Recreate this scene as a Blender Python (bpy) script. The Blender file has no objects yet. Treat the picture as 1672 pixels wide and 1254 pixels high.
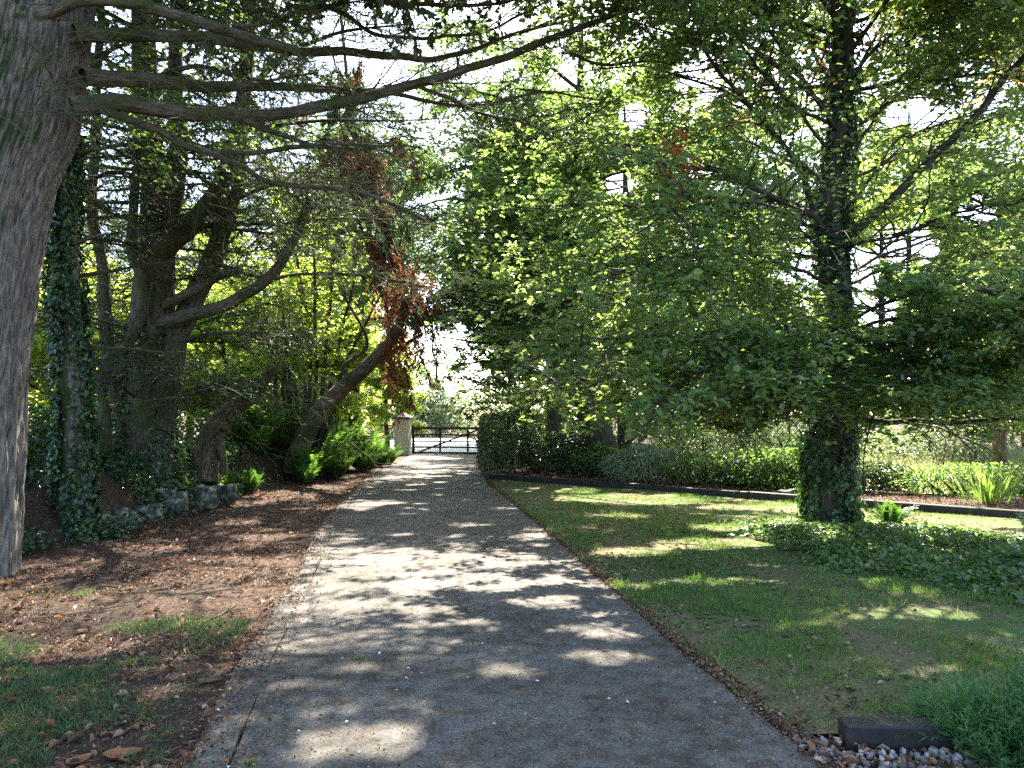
import bpy, math
import numpy as np
from mathutils import Vector

rng = np.random.default_rng(11)
SC = bpy.context.scene
COL = SC.collection
F, CX, CY, HOR, EYE = 1287.0, 836.0, 627.0, 681.0, 1.6
TH = math.atan((HOR - CY) / F)
SUN_AZ, SUN_EL = math.radians(11), math.radians(47)
SUN = np.array([math.sin(SUN_AZ) * math.cos(SUN_EL), math.cos(SUN_AZ) * math.cos(SUN_EL), math.sin(SUN_EL)])


def P(px, py, d):
    """world point that stands d metres ahead of the photographer, measured off the photograph"""
    u, v = (px - CX) / F, (CY - py) / F
    y = math.cos(TH) - v * math.sin(TH)
    z = math.sin(TH) + v * math.cos(TH)
    return np.array([u * d / y, d, EYE + z * d / y])


def PP(lst):
    return np.array([P(*a) for a in lst])


def proj(p):
    """photo pixel of world points (used to measure where gaps in the crowns are)"""
    x, y, z = p[:, 0], p[:, 1], p[:, 2] - EYE
    f = y * math.cos(TH) + z * math.sin(TH)
    v = -y * math.sin(TH) + z * math.cos(TH)
    f = np.maximum(f, .01)
    return CX + F * x / f, CY - F * v / f


def nrm(a):
    return a / np.maximum(np.linalg.norm(a, axis=-1, keepdims=True), 1e-9)


# ---------------------------------------------------------------- value noise
_perm = np.random.default_rng(5).random((64, 64, 64))


def noise(p, s=1.0, oct_=3):
    p = np.asarray(p, float) * s + 100.3
    out, amp, tot = 0, 1.0, 0
    for _ in range(oct_):
        i = np.floor(p).astype(int)
        f = p - i
        f = f * f * (3 - 2 * f)
        i = i % 64
        j = (i + 1) % 64
        c = 0
        for dx in (0, 1):
            for dy in (0, 1):
                for dz in (0, 1):
                    w = (f[..., 0] if dx else 1 - f[..., 0]) * (f[..., 1] if dy else 1 - f[..., 1]) * (f[..., 2] if dz else 1 - f[..., 2])
                    c = c + w * _perm[j[..., 0] if dx else i[..., 0], j[..., 1] if dy else i[..., 1], j[..., 2] if dz else i[..., 2]]
        out = out + amp * c
        tot += amp
        amp *= .5
        p = p * 2.03 + 7.7
    return out / tot


def noise2(x, y, s=1.0, o=3, seed=0.):
    x, y = np.broadcast_arrays(np.asarray(x, float), np.asarray(y, float))
    return noise(np.stack([x, y, np.full(x.shape, seed)], -1), s, o)


# ---------------------------------------------------------------- mesh building
class MB:
    def __init__(self):
        self.v, self.f, self.bc, self.n = [], [], [], 0

    def add(self, v, f, bc=None, mi=0, smooth=True):
        v = np.asarray(v, float).reshape(-1, 3)
        f = np.asarray(f, int)
        if len(f) == 0:
            return
        self.v.append(v)
        self.f.append((f + self.n, mi, smooth))
        self.bc.append(np.zeros((len(v), 3)) if bc is None else bc.reshape(-1, 3))
        self.n += len(v)

    def box(self, lo, hi, rot=None, org=(0, 0, 0), bev=.006, mi=0):
        lo, hi = np.array(lo, float), np.array(hi, float)
        b = min(bev, .3 * np.min(hi - lo))
        # chamfered box: 24 verts
        c, h = (lo + hi) / 2, (hi - lo) / 2
        vs, idx = [], {}
        for sx in (-1, 1):
            for sy in (-1, 1):
                for sz in (-1, 1):
                    for ax in range(3):
                        s = np.array([sx, sy, sz], float)
                        o = h - b
                        o[ax] = h[ax]
                        idx[(sx, sy, sz, ax)] = len(vs)
                        vs.append(s * o)
        vs = np.array(vs) + c
        q = []
        g = lambda *k: idx[k]
        for ax in range(3):
            a1, a2 = [a for a in range(3) if a != ax]
            for s in (-1, 1):
                r = []
                for p1, p2 in ((-1, -1), (1, -1), (1, 1), (-1, 1)):
                    k = [0, 0, 0]; k[ax] = s; k[a1] = p1; k[a2] = p2
                    r.append(g(*k, ax))
                q.append(r)
            for s1 in (-1, 1):
                for s2 in (-1, 1):
                    k0 = [0, 0, 0]; k0[ax] = -1; k0[a1] = s1; k0[a2] = s2
                    k1 = list(k0); k1[ax] = 1
                    q.append([g(*k0, a1), g(*k1, a1), g(*k1, a2), g(*k0, a2)])
        tri = [[g(sx, sy, sz, 0), g(sx, sy, sz, 1), g(sx, sy, sz, 2)] for sx in (-1, 1) for sy in (-1, 1) for sz in (-1, 1)]
        if rot is not None:
            cs, sn = math.cos(rot), math.sin(rot)
            vs = vs @ np.array([[cs, sn, 0], [-sn, cs, 0], [0, 0, 1]])
        vs = vs + np.array(org)
        n0 = self.n
        self.add(vs, q, mi=mi, smooth=False)
        self.f.append((np.array(tri) + n0, mi, False))

    def build(self, name, mats, parent=None, recalc=False):
        me = bpy.data.meshes.new(name)
        v = np.concatenate(self.v).astype(np.float32)
        loops = np.concatenate([f.ravel() for f, _, _ in self.f]).astype(np.int32)
        tot = np.concatenate([np.full(len(f), f.shape[1]) for f, _, _ in self.f]).astype(np.int32)
        start = np.concatenate([[0], np.cumsum(tot)[:-1]]).astype(np.int32)
        me.vertices.add(len(v)); me.vertices.foreach_set('co', v.ravel())
        me.loops.add(len(loops)); me.loops.foreach_set('vertex_index', loops)
        me.polygons.add(len(tot))
        me.polygons.foreach_set('loop_start', start); me.polygons.foreach_set('loop_total', tot)
        me.polygons.foreach_set('material_index', np.concatenate([np.full(len(f), m) for f, m, _ in self.f]).astype(np.int32))
        me.polygons.foreach_set('use_smooth', np.concatenate([np.full(len(f), s) for f, _, s in self.f]).astype(bool))
        me.update(calc_edges=True)
        at = me.attributes.new('bc', 'FLOAT_VECTOR', 'POINT')
        at.data.foreach_set('vector', np.concatenate(self.bc).astype(np.float32).ravel())
        if recalc:
            import bmesh
            bm = bmesh.new(); bm.from_mesh(me); bmesh.ops.recalc_face_normals(bm, faces=bm.faces); bm.to_mesh(me); bm.free()
        for m in (mats if isinstance(mats, (list, tuple)) else [mats]):
            me.materials.append(m)
        o = bpy.data.objects.new(name, me)
        COL.objects.link(o)
        if parent is not None:
            o.parent = parent
            o.matrix_parent_inverse = parent.matrix_basis.inverted()
        return o


def tag(o, label=None, cat=None, group=None, kind=None):
    if label: o['label'] = label
    if cat: o['category'] = cat
    if group: o['group'] = group
    if kind: o['kind'] = kind
    return o


def thing(name, loc, label, cat, group=None):
    o = bpy.data.objects.new(name, None)
    COL.objects.link(o)
    o.location = Vector([float(a) for a in loc])
    o.empty_display_size = .2
    return tag(o, label, cat, group)


def catmull(pts, n):
    pts = np.asarray(pts, float)
    if len(pts) == 2:
        return pts[0] + (pts[1] - pts[0]) * np.linspace(0, 1, n)[:, None]
    e = np.concatenate([[2 * pts[0] - pts[1]], pts, [2 * pts[-1] - pts[-2]]])
    t = np.linspace(0, len(pts) - 1 - 1e-6, n)
    i = t.astype(int)
    f = (t - i)[:, None]
    a, b, c, d = e[i], e[i + 1], e[i + 2], e[i + 3]
    return .5 * (2 * b + (c - a) * f + (2 * a - 5 * b + 4 * c - d) * f ** 2 + (3 * b - a - 3 * c + d) * f ** 3)


def tubes(mb, Pt, R, k=6, rough=0., mi=0, cap=False, ridge=0.):
    """Pt (N,m,3), R (N,m)"""
    Pt = np.asarray(Pt, float); R = np.asarray(R, float)
    if Pt.ndim == 2:
        Pt, R = Pt[None], R[None]
    N, m, _ = Pt.shape
    if N == 0: return
    T = nrm(np.gradient(Pt, axis=1))
    mT = nrm(T.mean(axis=1))
    ref = np.where(np.abs(mT[:, 2:3]) < .75, np.array([[0, 0, 1.]]), np.array([[.3, .95, 0]]))[:, None, :]
    U = nrm(np.cross(T, np.broadcast_to(ref, T.shape)))
    V = np.cross(T, U)
    A = np.linspace(0, 2 * math.pi, k, endpoint=False)
    ring = np.cos(A)[None, None, :, None] * U[:, :, None] + np.sin(A)[None, None, :, None] * V[:, :, None]
    rr = np.broadcast_to(R[:, :, None], (N, m, k)).copy()
    seg = np.linalg.norm(np.diff(Pt, axis=1), axis=2)
    L = np.concatenate([np.zeros((N, 1)), np.cumsum(seg, 1)], 1)
    off = rng.random((N, 1)) * 50
    r0 = R.mean(axis=1)[:, None, None]
    bc = np.stack([np.cos(A)[None, None] * r0 * np.ones((N, m, 1)), np.sin(A)[None, None] * r0 * np.ones((N, m, 1)),
                   np.broadcast_to((L + off)[:, :, None], (N, m, k))], -1)
    if rough > 0:
        q = bc.copy()
        q[..., :2] *= 1.0
        n1 = noise(q * np.array([6, 6, 1.2]), 1.0, 2) - .5
        n2 = noise(q * np.array([18, 18, 1.0]), 1.0, 2) - .5
        rr = rr * (1 + rough * (1.4 * n1 + .8 * n2))
    if ridge > 0:
        # fibrous plates of bark with deep furrows, and root swellings at the foot
        q = bc.copy()
        q[..., 2] += .5 * (noise(bc * np.array([4, 4, 1.5]), 1, 2) - .5)
        a1 = np.abs(noise(q * np.array([17, 17, 1.5]), 1., 2) - .5) * 2
        a2 = np.abs(noise(q * np.array([38, 38, 4.5]), 1., 2) - .5) * 2
        rr = rr - ridge * (1.3 * np.exp(-a1 * 9) + .6 * np.exp(-a2 * 8) - .5)
        fl = np.exp(-L / .6)[:, :, None]
        rr = rr * (1 + .16 * fl * np.cos(5 * A + 1.0)[None, None])
    vs = Pt[:, :, None] + ring * rr[..., None]
    base = (np.arange(N) * m * k)[:, None, None]
    i = np.arange(m - 1)[None, :, None] * k
    j = np.arange(k)[None, None, :]
    j2 = (j + 1) % k
    q = np.stack([base + i + j, base + i + j2, base + i + k + j2, base + i + k + j], -1).reshape(-1, 4)
    n0 = mb.n
    mb.add(vs, q, bc, mi)
    if cap:
        for n in range(N):
            mb.f.append((np.arange(k)[None] + n0 + n * m * k + (m - 1) * k, mi, False))


def limb(mb, pts, r0, r1, n=24, k=8, rough=.12, power=1.0, cap=False, wob=.0):
    c = catmull(pts, n)
    if wob:
        c = c + wob * (np.stack([noise(c + s, 1.6, 2) for s in (0, 31, 67)], -1) - .5)
    t = np.linspace(0, 1, n)
    r = r0 + (r1 - r0) * t ** power
    tubes(mb, c, r, k, rough, cap=cap)
    return c, r


def wander(S, D, L, m, jit=.25, grav=0., up=None):
    """polylines from S along D with length L"""
    N = len(S)
    out = np.zeros((N, m, 3)); out[:, 0] = S
    d = nrm(D)
    st = (np.asarray(L) / (m - 1)).reshape(-1, 1)
    g = np.asarray(grav).reshape(-1, 1) if np.ndim(grav) else grav
    for i in range(1, m):
        out[:, i] = out[:, i - 1] + d * st
        d = d + jit * rng.normal(size=(N, 3))
        d[:, 2:3] -= g
        d = nrm(d)
    return out


def spawn(Pt, n, t0=.2, t1=1., ang=55, angj=15, planar=.3, lift=0.):
    """n children per parent: start points, directions, parameter along the parent"""
    N, m, _ = Pt.shape
    t = t0 + (t1 - t0) * (np.arange(n)[None] + rng.random((N, n))) / n
    x = t * (m - 1)
    i = np.minimum(x.astype(int), m - 2)
    f = (x - i)[..., None]
    ar = np.arange(N)[:, None]
    A, B = Pt[ar, i], Pt[ar, i + 1]
    S = A + (B - A) * f
    T = nrm(B - A)
    side = nrm(np.cross(T, np.array([0, 0, 1.])) + 1e-6)
    upv = np.cross(side, T)
    sg = np.where((np.arange(n)[None] + rng.integers(0, 2, (N, 1))) % 2 == 0, 1., -1.)
    roll = rng.normal(0, planar, (N, n))
    s = side * (sg * np.cos(roll))[..., None] + upv * np.sin(roll)[..., None]
    a = np.radians(ang + rng.normal(0, angj, (N, n)))[..., None]
    D = T * np.cos(a) + s * np.sin(a)
    D[..., 2] += lift
    return S.reshape(-1, 3), nrm(D).reshape(-1, 3), t.reshape(-1)


def leaves(mb, pos, nor, dr, size, width=.62, fold=.18, simple=False, mi=0):
    N = len(pos)
    if N == 0: return
    nor = nrm(nor)
    dr = nrm(dr - nor * np.sum(dr * nor, -1, keepdims=True))
    sd = np.cross(dr, nor)
    s = np.asarray(size).reshape(-1, 1)
    w = s * width
    if simple:
        v = np.stack([pos, pos + dr * s * .5 + sd * w * .5, pos + dr * s, pos + dr * s * .45 - sd * w * .5], 1)
        q = np.arange(N)[:, None] * 4 + np.arange(4)[None]
    else:
        z = nor * s * fold
        v = np.stack([pos, pos + dr * s * .22 + sd * w * .42 + z * .8, pos + dr * s * .62 + sd * w * .44 + z, pos + dr * s - z * .5,
                      pos + dr * s * .62 - sd * w * .44 + z, pos + dr * s * .22 - sd * w * .42 + z * .8], 1)
        b = np.arange(N)[:, None] * 6
        q = np.concatenate([b + np.array([[0, 1, 2, 3]]), b + np.array([[0, 3, 4, 5]])])
    mb.add(v, q, mi=mi, smooth=False)


def slivers(mb, pos, dr, length, width, mi=0):
    """thin needle-like triangles"""
    N = len(pos)
    if N == 0: return
    dr = nrm(dr)
    sd = nrm(np.cross(dr, rng.normal(size=(N, 3))))
    l = np.asarray(length).reshape(-1, 1); w = np.asarray(width).reshape(-1, 1) if np.ndim(width) else width
    v = np.stack([pos - sd * w * .4, pos + dr * l * .5 + sd * w * .6, pos + dr * l, pos + dr * l * .45 - sd * w * .6], 1)
    mb.add(v, np.arange(N)[:, None] * 4 + np.arange(4)[None], mi=mi, smooth=False)


# ---------------------------------------------------------------- materials
def new_mat(name):
    m = bpy.data.materials.new(name); m.use_nodes = True
    nt = m.node_tree
    nt.nodes.clear()
    out = nt.nodes.new('ShaderNodeOutputMaterial')
    return m, nt, out


def N_(nt, t, **kw):
    n = nt.nodes.new('ShaderNode' + t)
    for k, v in kw.items():
        if k in n.inputs.keys():
            n.inputs[k].default_value = v
        else:
            setattr(n, k, v)
    return n


def ramp(nt, src, stops, interp='LINEAR'):
    r = nt.nodes.new('ShaderNodeValToRGB')
    r.color_ramp.interpolation = interp
    e = r.color_ramp.elements
    while len(e) < len(stops): e.new(.5)
    for el, (p, c) in zip(e, stops):
        el.position = p
        el.color = (*c, 1) if len(c) == 3 else c
    nt.links.new(src, r.inputs[0])
    return r


def leaf_mat(name, stops, tcol, tfac=.5, rough=.42, spec=.5, clump=.25):
    """stops: leaf colours by random leaf; tcol: colour of light through the leaf"""
    m, nt, out = new_mat(name)
    L = nt.links.new
    g = N_(nt, 'NewGeometry')
    r = ramp(nt, g.outputs['Random Per Island'], stops)
    tr = ramp(nt, g.outputs['Random Per Island'], [(0, tcol[0]), (1, tcol[1])])
    nz = N_(nt, 'TexNoise', Scale=.9, Detail=2.)
    tc = N_(nt, 'TexCoord')
    L(tc.outputs['Object'], nz.inputs['Vector'])
    mr = N_(nt, 'MapRange')
    mr.inputs[1].default_value = .3; mr.inputs[2].default_value = .7
    mr.inputs[3].default_value = 1 - clump; mr.inputs[4].default_value = 1 + clump
    L(nz.outputs['Fac'], mr.inputs[0])
    hs = N_(nt, 'HueSaturation')
    L(mr.outputs[0], hs.inputs['Value']); L(r.outputs[0], hs.inputs['Color'])
    b = N_(nt, 'BsdfPrincipled', Roughness=rough)
    b.inputs['Specular IOR Level'].default_value = spec
    L(hs.outputs[0], b.inputs['Base Color'])
    t = N_(nt, 'BsdfTranslucent')
    L(tr.outputs[0], t.inputs['Color'])
    mx = N_(nt, 'MixShader', Fac=tfac)
    L(b.outputs[0], mx.inputs[1]); L(t.outputs[0], mx.inputs[2]); L(mx.outputs[0], out.inputs[0])
    return m


def bark_mat(name, c0, c1, moss=None, moss_amt=.5, s=1.0, bump=.6, streak=10., moss_side=None, rough=.9):
    m, nt, out = new_mat(name)
    L = nt.links.new
    a = N_(nt, 'Attribute', attribute_name='bc')
    mp = N_(nt, 'Mapping')
    mp.inputs['Scale'].default_value = (streak * s, streak * s, 1.6 * s)
    L(a.outputs['Vector'], mp.inputs['Vector'])
    n1 = N_(nt, 'TexNoise', Scale=2.4, Detail=6., Roughness=.65)
    L(mp.outputs[0], n1.inputs['Vector'])
    n2 = N_(nt, 'TexNoise', Scale=1.6, Detail=4.)
    g = N_(nt, 'TexCoord')
    L(g.outputs['Object'], n2.inputs['Vector'])
    r = ramp(nt, n1.outputs['Fac'], [(.3, tuple(.35 * x for x in c0)), (.45, c0), (.66, c1)])
    col = r.outputs[0]
    if moss:
        src = n2.outputs['Fac']
        if moss_side is not None:
            geo = N_(nt, 'NewGeometry')
            dt = N_(nt, 'VectorMath', operation='DOT_PRODUCT')
            dt.inputs[1].default_value = moss_side
            L(geo.outputs['Normal'], dt.inputs[0])
            ad = N_(nt, 'Math', operation='MULTIPLY_ADD')
            ad.inputs[1].default_value = .35
            L(dt.outputs['Value'], ad.inputs[0]); L(src, ad.inputs[2])
            src = ad.outputs[0]
        k = ramp(nt, src, [(1 - moss_amt - .12, (0, 0, 0)), (1 - moss_amt + .08, (1, 1, 1))])
        mc = ramp(nt, n1.outputs['Fac'], [(.3, tuple(.4 * x for x in moss)), (.7, moss)])
        mx = N_(nt, 'MixRGB')
        L(k.outputs[0], mx.inputs[0]); L(col, mx.inputs[1]); L(mc.outputs[0], mx.inputs[2])
        col = mx.outputs[0]
    b = N_(nt, 'BsdfPrincipled', Roughness=rough)
    b.inputs['Specular IOR Level'].default_value = .2
    L(col, b.inputs['Base Color'])
    bp = N_(nt, 'Bump', Strength=bump, Distance=.03)
    L(n1.outputs['Fac'], bp.inputs['Height']); L(bp.outputs[0], b.inputs['Normal'])
    L(b.outputs[0], out.inputs[0])
    return m


def plain_mat(name, stops, scale=6., rough=.8, bump=.3, dist=.01, spec=.3, detail=6., island=False, rand=0.):
    m, nt, out = new_mat(name)
    L = nt.links.new
    tc = N_(nt, 'TexCoord')
    n1 = N_(nt, 'TexNoise', Scale=scale, Detail=detail, Roughness=.62)
    L(tc.outputs['Object'], n1.inputs['Vector'])
    if island:
        g = N_(nt, 'NewGeometry')
        src = g.outputs['Random Per Island']
    else:
        src = n1.outputs['Fac']
    r = ramp(nt, src, stops)
    b = N_(nt, 'BsdfPrincipled', Roughness=rough)
    b.inputs['Specular IOR Level'].default_value = spec
    L(r.outputs[0], b.inputs['Base Color'])
    bp = N_(nt, 'Bump', Strength=bump, Distance=dist)
    L(n1.outputs['Fac'], bp.inputs['Height']); L(bp.outputs[0], b.inputs['Normal'])
    L(b.outputs[0], out.inputs[0])
    return m


def ground_mat(name, big, small, s_big=.6, s_small=40., mixr=(.42, .58), bump=.5, dist=.02, patch=None):
    """two ramps mixed by a large noise, fine detail inside each"""
    m, nt, out = new_mat(name)
    L = nt.links.new
    tc = N_(nt, 'TexCoord')
    nb = N_(nt, 'TexNoise', Scale=s_big, Detail=5., Roughness=.6)
    ns = N_(nt, 'TexNoise', Scale=s_small, Detail=5., Roughness=.7)
    for n in (nb, ns): L(tc.outputs['Object'], n.inputs['Vector'])
    a = ramp(nt, ns.outputs['Fac'], big); b_ = ramp(nt, ns.outputs['Fac'], small)
    k = ramp(nt, nb.outputs['Fac'], [(mixr[0], (0, 0, 0)), (mixr[1], (1, 1, 1))])
    mx = N_(nt, 'MixRGB')
    L(k.outputs[0], mx.inputs[0]); L(a.outputs[0], mx.inputs[1]); L(b_.outputs[0], mx.inputs[2])
    b = N_(nt, 'BsdfPrincipled', Roughness=.92)
    b.inputs['Specular IOR Level'].default_value = .15
    L(mx.outputs[0], b.inputs['Base Color'])
    bp = N_(nt, 'Bump', Strength=bump, Distance=dist)
    L(ns.outputs['Fac'], bp.inputs['Height']); L(bp.outputs[0], b.inputs['Normal'])
    L(b.outputs[0], out.inputs[0])
    return m


def concrete_mat():
    m, nt, out = new_mat('driveway concrete')
    L = nt.links.new
    tc = N_(nt, 'TexCoord')
    def nz(s, d=5., r=.6):
        n = N_(nt, 'TexNoise', Scale=s, Detail=d, Roughness=r); L(tc.outputs['Object'], n.inputs['Vector']); return n
    fine, mid, big = nz(70, 4, .75), nz(9, 5, .65), nz(.9, 4)
    vo = N_(nt, 'TexVoronoi', Scale=48.); L(tc.outputs['Object'], vo.inputs['Vector'])
    base = ramp(nt, fine.outputs['Fac'], [(.28, (.068, .062, .056)), (.45, (.14, .13, .118)), (.62, (.20, .186, .168)), (.78, (.30, .28, .25))])
    ag = ramp(nt, vo.outputs['Distance'], [(.0, (1.25, 1.22, 1.16)), (.35, (1, 1, 1)), (.75, (.72, .72, .72))])
    mu = N_(nt, 'MixRGB', blend_type='MULTIPLY'); mu.inputs[0].default_value = 1
    L(base.outputs[0], mu.inputs[1]); L(ag.outputs[0], mu.inputs[2])
    # dirt and algae stains
    st = ramp(nt, mid.outputs['Fac'], [(.38, (.52, .47, .39)), (.56, (1, 1, 1))])
    m2 = N_(nt, 'MixRGB', blend_type='MULTIPLY'); m2.inputs[0].default_value = .9
    L(mu.outputs[0], m2.inputs[1]); L(st.outputs[0], m2.inputs[2])
    bg = ramp(nt, big.outputs['Fac'], [(.35, (.58, .56, .48)), (.62, (1.08, 1.05, 1.0))])
    m3 = N_(nt, 'MixRGB', blend_type='MULTIPLY'); m3.inputs[0].default_value = .9
    L(m2.outputs[0], m3.inputs[1]); L(bg.outputs[0], m3.inputs[2])
    b = N_(nt, 'BsdfPrincipled', Roughness=.85)
    b.inputs['Specular IOR Level'].default_value = .3
    L(m3.outputs[0], b.inputs['Base Color'])
    bp = N_(nt, 'Bump', Strength=.7, Distance=.006); L(fine.outputs['Fac'], bp.inputs['Height'])
    bp2 = N_(nt, 'Bump', Strength=.4, Distance=.012); L(mid.outputs['Fac'], bp2.inputs['Height']); L(bp.outputs[0], bp2.inputs['Normal'])
    L(bp2.outputs[0], b.inputs['Normal'])
    L(b.outputs[0], out.inputs[0])
    return m


G = lambda *a: tuple(a)
M = {}
M['beech'] = leaf_mat('green broad leaf', [(0, G(.024, .072, .034)), (.5, G(.045, .108, .044)), (.9, G(.08, .14, .048)), (1, G(.15, .13, .04))],
                      (G(.27, .46, .06), G(.49, .60, .19)), .48, .28, .7)
M['deep'] = leaf_mat('deep green leaf', [(0, G(.018, .055, .028)), (.7, G(.035, .086, .04)), (1, G(.065, .11, .04))],
                     (G(.17, .36, .05), G(.38, .52, .10)), .42, .28, .7)
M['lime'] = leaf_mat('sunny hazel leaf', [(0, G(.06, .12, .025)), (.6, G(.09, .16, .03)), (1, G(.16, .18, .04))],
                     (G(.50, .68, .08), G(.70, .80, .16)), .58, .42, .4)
M['ivy'] = leaf_mat('ivy leaf', [(0, G(.014, .04, .022)), (.6, G(.03, .075, .032)), (.9, G(.06, .12, .035)), (1, G(.11, .15, .05))], (G(.08, .22, .02), G(.2, .36, .04)), .22, .26, .6)
M['ivy2'] = leaf_mat('ground ivy leaf', [(0, G(.03, .075, .024)), (.6, G(.07, .135, .035)), (1, G(.15, .19, .07))], (G(.14, .32, .03), G(.3, .46, .06)), .3, .4, .5)
M['needle'] = leaf_mat('cypress spray', [(0, G(.022, .045, .026)), (1, G(.045, .075, .035))], (G(.08, .16, .04), G(.16, .24, .06)), .25, .5, .35)
M['dead'] = leaf_mat('dead brown spray', [(0, G(.13, .045, .027)), (.6, G(.22, .08, .045)), (1, G(.32, .15, .085))], (G(.34, .12, .06), G(.45, .2, .10)), .25, .7, .2)
M['rust'] = leaf_mat('rusty leaf', [(0, G(.22, .07, .025)), (1, G(.36, .15, .05))], (G(.6, .2, .05), G(.7, .35, .1)), .5, .6, .3)
M['gold'] = leaf_mat('yellow leaf', [(0, G(.3, .24, .04)), (1, G(.42, .34, .07))], (G(.7, .55, .08), G(.8, .65, .15)), .5, .5, .3)
M['hedge'] = leaf_mat('dark hedge leaf', [(0, G(.018, .042, .022)), (.8, G(.035, .07, .034)), (1, G(.06, .10, .035))], (G(.07, .16, .03), G(.16, .26, .05)), .2, .4, .45)
M['sage'] = leaf_mat('grey green leaf', [(0, G(.16, .23, .16)), (1, G(.28, .36, .25))], (G(.1, .2, .07), G(.2, .3, .1)), .22, .6, .3)
M['fern'] = leaf_mat('fern frond', [(0, G(.022, .065, .018)), (.8, G(.045, .105, .026)), (1, G(.09, .13, .035))], (G(.11, .28, .03), G(.24, .40, .05)), .36, .45, .4)
M['feather'] = leaf_mat('feathery frond', [(0, G(.035, .10, .045)), (1, G(.075, .17, .06))], (G(.15, .36, .08), G(.28, .5, .1)), .35, .5, .35)
M['pale'] = leaf_mat('glare-paled glossy leaf', [(0, G(.12, .17, .11)), (1, G(.24, .28, .18))], (G(.3, .42, .14), G(.5, .58, .25)), .35, .3, .7)  # light base colour stands in for sun glare and glints on glossy leaves
M['far'] = leaf_mat('far tree leaf', [(0, G(.045, .085, .05)), (1, G(.08, .13, .06))], (G(.2, .34, .1), G(.34, .46, .14)), .4, .45, .45)
M['strap'] = leaf_mat('strap leaf', [(0, G(.05, .13, .03)), (1, G(.11, .19, .05))], (G(.22, .42, .05), G(.38, .52, .1)), .38, .4, .4)
M['grass'] = leaf_mat('grass blade', [(0, G(.04, .11, .022)), (.5, G(.085, .17, .035)), (.8, G(.15, .19, .06)), (1, G(.34, .29, .15))], (G(.14, .32, .03), G(.28, .40, .07)), .35, .5, .3)
M['verge'] = leaf_mat('soft shade-darkened grass blade', [(0, G(.025, .075, .03)), (.8, G(.05, .115, .04)), (1, G(.16, .14, .08))], (G(.08, .2, .04), G(.18, .3, .06)), .3, .55, .25)  # darker than the lawn blades: deep shade put into the colour
M['straw'] = leaf_mat('meadow grass', [(0, G(.26, .28, .12)), (1, G(.5, .46, .28))], (G(.4, .45, .15), G(.6, .58, .3)), .35, .6, .3)
M['litter'] = leaf_mat('fallen leaf', [(0, G(.03, .018, .012)), (.3, G(.09, .046, .027)), (.6, G(.17, .09, .055)), (.82, G(.28, .18, .12)), (.93, G(.36, .14, .05)), (1, G(.45, .38, .27))],
                       (G(.2, .1, .04), G(.3, .16, .06)), .12, .6, .3)
M['orange'] = leaf_mat('orange fallen leaf', [(0, G(.20, .085, .04)), (1, G(.34, .16, .075))], (G(.5, .18, .05), G(.6, .26, .08)), .2, .55, .3)
M['petal'] = leaf_mat('red petal', [(0, G(.6, .05, .03)), (1, G(.75, .12, .05))], (G(.8, .1, .05), G(.8, .2, .1)), .4, .5, .3)
M['bark_con'] = bark_mat('fibrous conifer bark', G(.13, .112, .097), G(.31, .275, .24), G(.04, .07, .018), .50, 1.6, 1.0, 16., (-1, -.15, 0))
M['bark_moss'] = bark_mat('mossy bark', G(.085, .075, .055), G(.20, .175, .14), G(.085, .10, .04), .47, 1.6, .8)
M['bark_dark'] = bark_mat('dark bark', G(.045, .04, .034), G(.11, .095, .078), G(.045, .06, .024), .40, 1.6, .7)
M['bark_red'] = bark_mat('reddish dead bark', G(.10, .072, .055), G(.25, .19, .145), G(.06, .07, .03), .40, 1.6, 1.)
M['bark_tan'] = bark_mat('tan bark', G(.13, .085, .06), G(.27, .18, .125), None, 0, 1.2, .8)
M['twig'] = bark_mat('bare twig', G(.05, .045, .03), G(.12, .105, .07), G(.07, .08, .03), .5, 2., .2)
M['twig_pale'] = bark_mat('pale dead twig', G(.10, .09, .055), G(.2, .18, .11), G(.10, .12, .045), .55, 2., .2)
M['soil'] = ground_mat('leaf mould soil', [(.3, G(.028, .018, .013)), (.5, G(.07, .043, .03)), (.7, G(.14, .085, .06))],
                       [(.3, G(.022, .016, .012)), (.5, G(.055, .038, .027)), (.72, G(.13, .095, .07))], .8, 60.)
M['lawn'] = ground_mat('lawn soil and moss', [(.3, G(.03, .055, .014)), (.52, G(.075, .12, .03)), (.72, G(.16, .19, .065))],
                       [(.3, G(.05, .045, .02)), (.5, G(.13, .11, .055)), (.70, G(.28, .23, .13))], .9, 55., (.40, .55))
M['field'] = ground_mat('sunny meadow', [(.3, G(.26, .27, .13)), (.7, G(.48, .44, .27))], [(.3, G(.3, .26, .15)), (.7, G(.55, .47, .33))], .4, 20.)
M['lane'] = plain_mat('pale gravel lane', [(.3, G(.5, .48, .44)), (.7, G(.72, .69, .64))], 30., .9, .4)
M['concrete'] = concrete_mat()
M['render'] = plain_mat('cream roughcast', [(.3, G(.50, .44, .36)), (.7, G(.66, .60, .50))], 25., .9, .5, .006)
M['capstone'] = plain_mat('dark cap stone', [(.3, G(.05, .055, .055)), (.7, G(.10, .105, .10))], 12., .8, .3)
M['gate'] = plain_mat('dark stained timber', [(.3, G(.018, .012, .010)), (.7, G(.045, .028, .022))], 14., .6, .3, .004)
M['sleeper'] = plain_mat('black stained timber', [(.3, G(.010, .010, .012)), (.55, G(.02, .019, .021)), (.75, G(.05, .046, .044))], 9., .55, .5, .006, .45)
M['stone'] = plain_mat('lichened stone', [(.36, G(.03, .036, .022)), (.5, G(.09, .10, .07)), (.6, G(.26, .265, .23)), (.7, G(.42, .42, .38))], 8., .9, .8, .03)
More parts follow.
